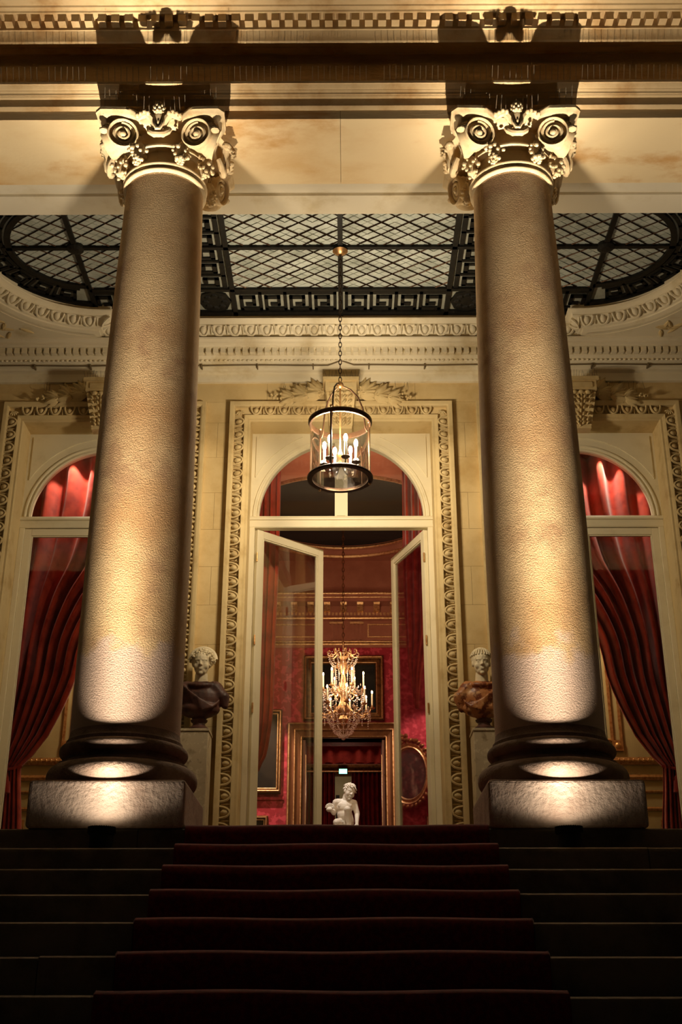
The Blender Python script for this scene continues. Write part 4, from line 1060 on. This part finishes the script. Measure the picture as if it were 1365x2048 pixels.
# small room beyond
wall_thing('wall_far', 'dark panelled end wall of the farthest room', MB().box(-2.6, 2.6, 26.0, 26.1, 1.0, 6.0).box(-2.7, -2.6, 20.6, 26.1, 1.0, 6.0).box(2.6, 2.7, 20.6, 26.1, 1.0, 6.0), M['damask'])
o = MB().box(-2.7, 2.7, 20.6, 26.1, 6.0, 6.1).build('ceiling_3', M['salon'], smooth=0); tag(o, 'ceiling of the farthest room', 'ceiling', kind='structure')
o = MB().prism_x([(26.0, 5.0), (25.8, 5.0), (25.74, 5.06), (25.80, 5.12), (25.72, 5.22), (25.70, 5.30), (26.0, 5.32)], -2.6, 2.6).build('trim_7', M['darkgold'], smooth=30)
tag(o, 'olive gilt cornice above the farthest curtains', 'cornice', kind='structure')
pv = MB()
rows = []
for z, dy in ((4.98, 0.0), (4.94, -0.04), (4.90, -0.02), (4.86, -0.06), (4.83, -0.05), (4.80, -0.0), (4.50, 0.02)):
    rows.append([(-1.2 + 2.4 * i / 60, 22.0 + dy + 0.012 * sin(i * 1.3), z + 0.008 * sin(i * 0.9) * (z < 4.9)) for i in range(61)])
pv.grid(rows); pv.box(-1.2, 1.2, 22.03, 22.06, 4.48, 5.02)
o = pv.build('red_pelmet', M['curtain'], smooth=50); tag(o, 'bright red draped pelmet seen through the far doorway', 'pelmet')
# far glazed door glimpsed between the curtains
fd = root('door_3', (-0.03, 25.93, 1.0), 'yellow panelled door glimpsed between dark red curtains', 'door', kind='structure')
MB().box(-0.45, 0.45, 0, 0.07, 0, 4.06).build('leaf', M['boiserie'], fd, 0)
for sx in (-1, 1): MB().box(sx * 0.12 - 0.04, sx * 0.12 + 0.04, -0.012, 0.0, 2.6, 3.6).build('dark_pane', M['black'], fd, 0)

# ================================================================== CURTAINS
def curtain(name, label, Y, rows, folds, amp, mt='curtain', group=None, nu=120, parent=None):
    """rows: (z, left x, right x, depth offset); pleats follow the cloth from top to bottom"""
    rows = sorted(rows, reverse=True); mb = MB(); g = []
    ph = [R.uniform(-0.5, 0.5) for _ in range(folds + 2)]
    am = [R.uniform(0.55, 1.2) for _ in range(folds + 2)]
    nz = 46
    for i in range(nz + 1):
        z = rows[0][0] + (rows[-1][0] - rows[0][0]) * i / nz
        for (z1, a1, b1, d1), (z0, a0, b0, d0) in zip(rows[:-1], rows[1:]):
            if z0 <= z <= z1 + 1e-6:
                t = (z1 - z) / max(z1 - z0, 1e-6); t = t
                xa, xb, dd = a1 + (a0 - a1) * t, b1 + (b0 - b1) * t, d1 + (d0 - d1) * t; break
        line = []
        for k in range(nu + 1):
            u = k / nu; q = u * folds; j = int(q)
            s = sin(2 * pi * q + ph[j] * 0.6 * sin(pi * (q - j))) 
            wob = am[j] * (1 - (q - j)) + am[j + 1] * (q - j)
            A = amp * wob * min(1.0, 0.35 + abs(xb - xa) / 0.6)
            line.append((xa + (xb - xa) * u + 0.01 * sin(6.28 * q), Y + dd + A * (s + 0.25 * sin(2 * s)), z))
        g.append(line)
    mb.grid(g)
    o = mb.build(name, M[mt], parent, smooth=80)
    so = o.modifiers.new('thick', 'SOLIDIFY'); so.thickness = 0.006
    return tag(o, label, 'curtain', group) if label else o
def smooth_rows(pts, n=20):
    """Catmull-Rom through (z, xl, xr, d) control rows"""
    pts = sorted(pts, reverse=True); out = []
    for i in range(len(pts) - 1):
        p0, p1, p2, p3 = pts[max(i - 1, 0)], pts[i], pts[i + 1], pts[min(i + 2, len(pts) - 1)]
        for k in range(n):
            t = k / n
            v = [0.5 * (2 * p1[c] + (p2[c] - p0[c]) * t + (2 * p0[c] - 5 * p1[c] + 4 * p2[c] - p3[c]) * t * t + (-p0[c] + 3 * p1[c] - 3 * p2[c] + p3[c]) * t ** 3) for c in range(4)]
            out.append((p1[0] + (p2[0] - p1[0]) * t, v[1], v[2], v[3]))
    return out + [pts[-1]]
CYD = 11.86
for sx, lab in ((-1, 'tall red velvet curtain drawn aside behind the column by the purple bust'), (1, 'tall red velvet curtain tied with a red tassel behind the column by the orange bust')):
    rr = [(5.85, -3.40, -1.66, 0.0), (5.2, -3.40, -1.72, 0.0), (4.6, -3.40, -2.0, 0.0), (4.2, -3.40, -2.40, 0.01), (3.74, -3.40, -2.66, 0.02), (3.3, -3.40, -2.74, 0.02), (3.0, -3.42, -2.84, 0.02), (2.7, -3.44, -2.97, 0.02), (2.5, -3.44, -3.10, 0.0), (2.38, -3.44, -3.21, 0.0), (2.3, -3.44, -3.20, 0.0), (1.8, -3.46, -3.14, 0.0), (1.02, -3.48, -3.10, 0.0)]
    if sx > 0: rr = [(z, -b, -a, d) for z, a, b, d in rr]
    c = curtain('window_curtain', lab, CYD, smooth_rows(rr), 7, 0.075, group='curtains in the tall windows')
    tb = MB(); xa, xb = sx * 3.46, sx * 3.20
    tb.tube([(xa, CYD - 0.02, 2.36), ((xa + xb) / 2, CYD - 0.09, 2.34), (xb, CYD - 0.03, 2.38), ((xa + xb) / 2, CYD + 0.08, 2.38)], 0.016, 6, closed=True)
    tb.tube([((xa + xb) / 2, CYD - 0.10, 2.34), ((xa + xb) / 2 - sx * 0.03, CYD - 0.11, 2.26)], 0.008, 6)
    tb.lathe([(0.012, 0.0), (0.02, -0.02), (0.018, -0.035), (0.03, -0.05), (0.04, -0.12), (0.045, -0.16), (0.0, -0.16)], 14, ((xa + xb) / 2 - sx * 0.03, CYD - 0.11, 2.27), caps=False)
    tb.build('tie_tassel', M['curtain'], c, 50)
rodx = root('curtain_pelmet', (0, 0, 0), 'red cloth pelmets over the window curtains with small fittings', 'pelmet', kind='structure')
for sx in (-1, 1):
    MB().box(sx * SWX - 0.95, sx * SWX + 0.95, 11.7, 12.0, 5.84, 5.92).build('pelmet_board', M['salon'], rodx, 0)
    for k in (-2, -1.6, 1.2, 1.6): MB().ball((sx * SWX + 0.2 * k, 11.75, 5.80), 0.022, 8, 6).build('lamp_bead', M['spike'], rodx, 50)
# entrance curtains inside the open door
rr = [(6.0, -0.98, -0.70, 0.0), (4.8, -0.97, -0.70, 0.0), (3.8, -0.97, -0.72, 0.0), (3.0, -0.97, -0.73, 0.0), (2.6, -0.98, -0.78, 0.0), (2.42, -1.0, -0.86, 0.0)]
curtain('entrance_curtain', 'narrow red velvet curtain behind the leaf with the wider opening, its end looped up', 12.28, smooth_rows(rr), 4, 0.045, group=None)
rr = [(6.0, 0.70, 1.0, 0.0), (4.6, 0.69, 1.0, 0.0), (4.0, 0.70, 0.97, 0.0), (3.6, 0.72, 0.88, 0.0), (3.35, 0.75, 0.84, 0.0), (3.12, 0.79, 0.82, 0.0)]
curtain('entrance_curtain', 'narrow red velvet curtain behind the door leaf beside the oval portrait', 12.45, smooth_rows(rr), 4, 0.045)
# far dark curtains
for sx, lab in ((-1, 'dark red floor curtain in the farthest room, behind the door leaf edge'), (1, 'dark red floor curtain in the farthest room, behind the statue shoulder')):
    rr = [(5.0, 0.15, 1.5, 0), (4.0, 0.15, 1.5, 0), (3.2, 0.20, 1.5, 0), (1.02, 0.3, 1.5, 0)]
    if sx < 0: rr = [(z, -b - 0.06, -a - 0.06, d) for z, a, b, d in rr]
    curtain('far_curtain', lab, 25.55, rr, 14, 0.05, 'darkcurtain', group='curtains of the farthest room')
o = MB().tube([(-1.7, 25.5, 5.03), (1.7, 25.5, 5.03)], 0.02, 8).build('curtain_rod', M['gold'], smooth=50); tag(o, 'gilt curtain rod above the farthest dark curtains', 'curtain rod')
ex = root('exit_sign', (-0.03, 25.38, 4.95), 'small glowing green exit sign hung over the farthest curtains', 'sign')
MB().box(-0.095, 0.095, 0.0, 0.05, -0.005, 0.115).build('housing', M['black'], ex, 0, bevel=0.004)
MB().box(-0.085, 0.085, -0.006, 0.002, 0.005, 0.105).build('lit_face', M['exit'], ex, 0)
MB().box(-0.01, 0.01, 0.02, 0.4, 0.115, 0.135).build('bracket', M['black'], ex, 0)
light('exit_glow', 'POINT', (-0.03, 25.30, 4.93), 0.8, (0.3, 1.0, 0.75), 0.05)

# ================================================================== PICTURES
def picture(name, label, cx, z0, z1, wdt, fw, cat='painting'):
    p = root(name, (cx, FY, z0), label, cat)
    h = z1 - z0
    MB().box(-wdt / 2 + fw * .6, wdt / 2 - fw * .6, -0.05, -0.012, fw * .6, h - fw * .6).build('canvas', M['canvas'], p, 0)
    prof = [(0, -0.012), (0, -0.10), (0.02, -0.12), (0.05, -0.11), (0.5 * fw, -0.07), (0.8 * fw, -0.085), (0.9 * fw, -0.075), (fw, -0.045)]
    rows = []
    for o_, y in prof: rows.append([(-wdt / 2 + o_, y, o_), (wdt / 2 - o_, y, o_), (wdt / 2 - o_, y, h - o_), (-wdt / 2 + o_, y, h - o_)])
    MB().grid(rows, close_v=True).build('frame', M['darkgold'], p, 20)
    f2 = MB()
    for o_ in (0.03, fw * .82):
        c_ = [(-wdt / 2 + o_, -0.12 if o_ < .05 else -0.085, o_), (wdt / 2 - o_, -0.12 if o_ < .05 else -0.085, o_), (wdt / 2 - o_, -0.12 if o_ < .05 else -0.085, h - o_), (-wdt / 2 + o_, -0.12 if o_ < .05 else -0.085, h - o_)]
        for a, b in zip(c_, c_[1:] + c_[:1]): f2.tube([a, b], 0.010, 5)
    f2.build('gilt_bead', M['gold'], p, 50)
    return p
picture('framed_painting', 'dark oil painting in gilt frame over the far doorway behind the chandelier', 0.0, 4.79, 5.93, 1.38, 0.15)
picture('framed_painting', 'tall dark oil painting on red wall beyond the looped curtain', -1.60, 3.57, 4.98, 1.10, 0.09)
picture('framed_painting', 'small gilt picture low on the wall beneath the tall dark painting', -1.56, 2.3, 3.2, 0.62, 0.08)
picture('framed_painting', 'small gilt picture low on the wall beneath the oval portrait', 1.60, 2.3, 3.2, 0.5, 0.08)
ov = root('oval_portrait', (1.12, FY - 0.06, 3.88), 'oval portrait in ornate carved frame on the bright red wall', 'portrait', rz=radians(-24))
el = [(0.37 * cos(2 * pi * i / 40), 0.52 * sin(2 * pi * i / 40)) for i in range(40)]
MB().prism_y([(x * 0.8, z * 0.8) for x, z in el], -0.06, -0.02).build('canvas', M['portrait'], ov, 0)
rows = []
for s_, y in ((1.0, -0.01), (1.02, -0.07), (0.97, -0.11), (0.90, -0.08), (0.84, -0.10), (0.79, -0.06)): rows.append([(x * s_, y, z * s_) for x, z in el])
MB().grid(rows, close_v=True).build('frame', M['gold'], ov, 50)
orn = MB()
for i in range(34):
    a = 2 * pi * i / 34
    orn.ball((0.40 * cos(a), -0.09, 0.55 * sin(a)), (0.05, 0.035, 0.035), 6, 5, Matrix.Rotation(-a + 0.6, 3, 'Y'))
for k in range(12): orn.ball((R.uniform(-.2, .2), -0.1, 0.55 + R.uniform(-.02, .09)), R.uniform(.03, .05), 6, 5)
orn.build('carved_ornament', M['darkgold'], ov, 50)
MB().box(-0.3, 0.3, -0.02, 0.13, -0.4, 0.4).build('mount', M['wood'], ov, 0)
# ================================================================== CHANDELIER
cd = root('chandelier', (0, CCY, 4.0), 'gilt and crystal chandelier with lit candles hanging in the salon', 'chandelier')
chn = MB(); z = 1.45; k = 0
while z < 3.70:
    pts = [(0.016 * cos(t) * (k % 2 == 0), 0.016 * cos(t) * (k % 2), z + 0.035 + 0.042 * sin(t)) for t in [2 * pi * i / 8 for i in range(8)]]
    chn.tube(pts, 0.006, 4, closed=True); z += 0.068; k += 1
chn.build('chain', M['darkgold'], cd, 60)
MB().lathe([(0.0, 0.18), (0.03, 0.20), (0.08, 0.28), (0.05, 0.34), (0.09, 0.40), (0.10, 0.46), (0.06, 0.54), (0.04, 0.62), (0.075, 0.70), (0.085, 0.78), (0.05, 0.86), (0.03, 1.0), (0.05, 1.08), (0.07, 1.16), (0.04, 1.22), (0.075, 1.26), (0.03, 1.28), (0.012, 1.30), (0.01, 1.5)], 16, caps=False).build('stem', M['gold'], cd, 50)
for k in range(8):
    a = 2 * pi * k / 8 + 0.2; px, py = sin(a), -cos(a)
    pts = [(0.05 * px, 0.05 * py, 1.26), (0.09 * px, 0.09 * py, 1.33), (0.13 * px, 0.13 * py, 1.31), (0.18 * px, 0.18 * py, 1.27), (0.235 * px, 0.235 * py, 1.28), (0.25 * px, 0.25 * py, 1.33), (0.22 * px, 0.22 * py, 1.36), (0.20 * px, 0.20 * py, 1.335)]
    c_ = MB().tube(pts, 0.010, 6); c_.ball((0.12 * px, 0.12 * py, 1.36), (0.014, 0.014, 0.03), 6, 5)
    c_.build('crown_scroll', M['gold'], cd, 50)
    pts = [(0.05 * px, 0.05 * py, 1.0), (0.10 * px, 0.10 * py, 1.12), (0.16 * px, 0.16 * py, 1.12), (0.18 * px, 0.18 * py, 1.04)]
    MB().tube(pts, 0.009, 6).build('inner_scroll', M['gold'], cd, 50)
def candle_arm(a, r, zb, ztop):
    px, py = sin(a), -cos(a)
    pts = [(0.06 * px, 0.06 * py, zb + 0.12), (0.35 * r * px, 0.35 * r * py, zb + 0.02), (0.65 * r * px, 0.65 * r * py, zb - 0.05), (0.9 * r * px, 0.9 * r * py, zb), (r * px, r * py, zb + 0.10), (r * px, r * py, ztop - 0.25)]
    am = MB().tube(pts, 0.011, 6)
    am.lathe([(0.01, -0.03), (0.04, -0.01), (0.042, 0.0), (0.015, 0.0), (0.02, 0.03)], 10, (r * px, r * py, ztop - 0.24))
    am.tube([(0.5 * r * px, 0.5 * r * py, zb), (0.6 * r * px, 0.6 * r * py, zb + 0.06), (0.5 * r * px, 0.5 * r * py, zb + 0.09), (0.45 * r * px, 0.45 * r * py, zb + 0.05)], 0.008, 5)
    arm = am.build('candle_arm', M['gold'], cd, 50)
    MB().lathe([(0.0135, -0.22), (0.0135, -0.025), (0.008, -0.02)], 8, (r * px, r * py, ztop)).build('candle', M['candle'], arm, 50)
    MB().ball((r * px, r * py, ztop), (0.013, 0.013, 0.026), 8, 6).build('bulb', M['flame2'], arm, 60)
for k in range(6): candle_arm(2 * pi * k / 6 + 0.45, 0.31, 0.68, 1.0)
for k in range(9): candle_arm(2 * pi * k / 9 + 0.12, 0.44, 0.38, 0.70)
cry = MB()
def strand(p, q, sag, n, r=0.009):
    p = Vector(p); q = Vector(q)
    for i in range(n + 1):
        t = i / n; v = p.lerp(q, t); v.z -= sag * 4 * t * (1 - t); cry.ball(v, r * R.uniform(.7, 1.2), 4, 3)
for k in range(16):
    a = 2 * pi * k / 16; px, py = sin(a), -cos(a); a2 = a + 2 * pi / 16; qx, qy = sin(a2), -cos(a2)
    strand((0.24 * px, 0.24 * py, 1.30), (0.16 * px, 0.16 * py, 1.13), 0.04, 8)
    strand((0.17 * px, 0.17 * py, 1.10), (0.17 * px, 0.17 * py, 0.86 if k % 2 else 0.94), 0.0, 10, 0.009)
    if k % 4 == 0: strand((0.10 * px, 0.10 * py, 1.05), (0.10 * px, 0.10 * py, 0.62), 0.0, 14, 0.010)
    strand((0.15 * px, 0.15 * py, 0.82), (0.30 * px, 0.30 * py, 0.72), 0.05, 9)
    strand((0.31 * px, 0.31 * py, 0.72), (0.31 * qx, 0.31 * qy, 0.72), 0.09, 7)
    strand((0.41 * px, 0.41 * py, 0.44), (0.41 * qx, 0.41 * qy, 0.44), 0.10, 8)
    strand((0.30 * px, 0.30 * py, 0.70), (0.30 * px, 0.30 * py, 0.52), 0.0, 6, 0.011)
    strand((0.41 * px, 0.41 * py, 0.42), (0.41 * px, 0.41 * py, 0.18 if k % 2 else 0.26), 0.0, 7, 0.011)
    for j in range(4):      # hanging basket
        rj = (0.25, 0.20, 0.14, 0.07)[j]; zj = (0.34, 0.20, 0.10, 0.04)[j]
        rn = (0.20, 0.14, 0.07, 0.0)[j]; zn = (0.20, 0.10, 0.04, 0.0)[j]
        strand((rj * px, rj * py, zj), (rn * px, rn * py, zn), 0.015, 5, 0.009)
        strand((rj * px, rj * py, zj), (rj * qx, rj * qy, zj), 0.03, 4, 0.008)
    strand((0.30 * px, 0.30 * py, 0.5), (0.22 * px, 0.22 * py, 0.22), 0.06, 8)
for k in range(50):
    a = R.uniform(0, 6.28); rr = R.uniform(.08, .36); z = R.uniform(.3, .9)
    cry.ball((rr * sin(a), -rr * cos(a), z), (0.008, 0.008, 0.022), 4, 3)
cry.ball((0, 0, 0.0), 0.035, 8, 6)
q = cry.build('crystal_drops', M['crystal'], cd, 0); q['kind'] = 'stuff'
for k in range(6):
    a = 2 * pi * k / 6
    light('candle_light', 'POINT', (0.44 * sin(a), CCY - 0.44 * cos(a), 5.06 if k % 2 else 4.80), 8, (1.0, 0.75, 0.50), 0.06)

# ================================================================== STATUE
SY = 14.0; SB = 2.03
pd = root('statue_pedestal', (0.03, SY + 0.02, 1.0), 'plain stone pedestal under the white marble child statue', 'pedestal')
MB().box(-0.17, 0.17, -0.17, 0.17, 0.08, 0.97).build('shaft', M['greymarble'], pd, 0, bevel=0.006)
MB().box(-0.21, 0.21, -0.21, 0.21, 0, 0.08).build('foot', M['greymarble'], pd, 0, bevel=0.008)
MB().box(-0.20, 0.20, -0.20, 0.20, 0.97, 1.03).build('cap', M['greymarble'], pd, 0, bevel=0.008)
st = root('child_statue', (0.03, SY, SB), 'white marble statue of a crouching child holding a shell, on a pedestal', 'statue')
b = MB()
b.lathe([(0.19, 0.0), (0.19, 0.035), (0.17, 0.05), (0.0, 0.052)], 20, (0, 0.0, 0))
b.ball((0, 0.05, 0.15), (0.105, 0.095, 0.085), 14, 10)                    # pelvis
b.ball((-0.005, 0.01, 0.235), (0.088, 0.078, 0.095), 14, 10)               # belly
b.ball((0.0, -0.005, 0.315), (0.098, 0.072, 0.085), 14, 10)               # chest
for sx in (-1, 1): b.ball((sx * 0.042, -0.056, 0.33), (0.044, 0.012, 0.030), 9, 7)
b.cap((-0.085, 0.0, 0.372), (0.085, 0.0, 0.365), 0.044, 0.044)
b.cap((0.005, 0.0, 0.37), (0.02, -0.01, 0.44), 0.046, 0.042)
# viewer's left arm: elbow bent, hand forward with a shell
b.cap((-0.105, 0.0, 0.37), (-0.128, 0.03, 0.26), 0.040, 0.033); b.cap((-0.128, 0.03, 0.26), (-0.155, -0.10, 0.262), 0.032, 0.022)
b.ball((-0.165, -0.125, 0.268), (0.026, 0.03, 0.018), 9, 7)
for i in range(4): b.cap((-0.182 + 0.013 * i, -0.145, 0.275), (-0.192 + 0.017 * i, -0.178 + 0.004 * abs(i - 1), 0.300 - 0.004 * i), 0.0075, 0.006, 6)
b.cap((-0.145, -0.12, 0.275), (-0.135, -0.150, 0.300), 0.008, 0.006, 6)
b.ball((-0.178, -0.16, 0.262), (0.040, 0.035, 0.028), 10, 8)
# viewer's right arm reaching down
b.cap((0.108, 0.0, 0.365), (0.142, 0.005, 0.24), 0.038, 0.032); b.cap((0.142, 0.005, 0.24), (0.138, -0.045, 0.125), 0.031, 0.021)
b.ball((0.138, -0.055, 0.10), (0.024, 0.02, 0.03), 9, 7)
for i in range(4): b.cap((0.120 + 0.012 * i, -0.066, 0.085), (0.114 + 0.016 * i, -0.080, 0.055), 0.0075, 0.006, 6)
b.cap((0.118, -0.055, 0.105), (0.102, -0.08, 0.085), 0.008, 0.006, 6)
b.ball((0.145, -0.06, 0.045), (0.05, 0.045, 0.035), 10, 8)
# legs: one knee raised, the other down
b.cap((0.055, 0.03, 0.15), (0.030, -0.155, 0.265), 0.056, 0.040); b.cap((0.030, -0.155, 0.265), (0.050, -0.11, 0.075), 0.039, 0.025)
b.cap((0.050, -0.10, 0.062), (0.048, -0.165, 0.058), 0.024, 0.018)
for i in range(5): b.cap((0.032 + 0.009 * i, -0.17, 0.056), (0.030 + 0.010 * i, -0.188 + 0.003 * i, 0.054), 0.007, 0.006, 6)
b.cap((-0.055, 0.04, 0.14), (-0.092, -0.14, 0.12), 0.058, 0.046); b.cap((-0.092, -0.14, 0.10), (-0.085, 0.07, 0.075), 0.042, 0.028)
b.ball((-0.085, 0.09, 0.065), (0.022, 0.04, 0.02), 8, 6)
tilt = Euler((radians(16), radians(14), radians(32)), 'XYZ').to_matrix()
head(b, (0.020, -0.02, 0.395), 0.195, tilt)
melt(b, 'body', M['marble'], st, 0.0045, 3)
hr = MB()
hr.ball((0, 0.08, 0.70), (0.35, 0.40, 0.33), 16, 12)
for k in range(120):
    a = R.uniform(0, 2 * pi); e = R.uniform(-0.3, 1.4)
    p = Vector((0.35 * cos(a) * cos(e), 0.05 + 0.42 * sin(a) * cos(e), 0.68 + 0.33 * sin(e)))
    if p.y < -0.08 and p.z < 0.80: continue
    d = R.uniform(0, 6.28)
    hr.cap(p, p + Vector((0.09 * cos(d), 0.09 * sin(d), -0.05)), 0.045, 0.03, 6)
hr.xf(Matrix.Translation((0.020, -0.02, 0.395)) @ tilt.to_4x4() @ Matrix.Scale(0.195, 4))
hr.build('hair', M['marble'], st, 60)
sh = MB()
for i in range(9):
    a = pi * i / 8; sh.cap((-0.172, -0.165, 0.285), (-0.172 + 0.045 * cos(a), -0.172, 0.285 + 0.040 * sin(a)), 0.007, 0.010, 6)
sh.build('shell', M['marble'], st, 60)
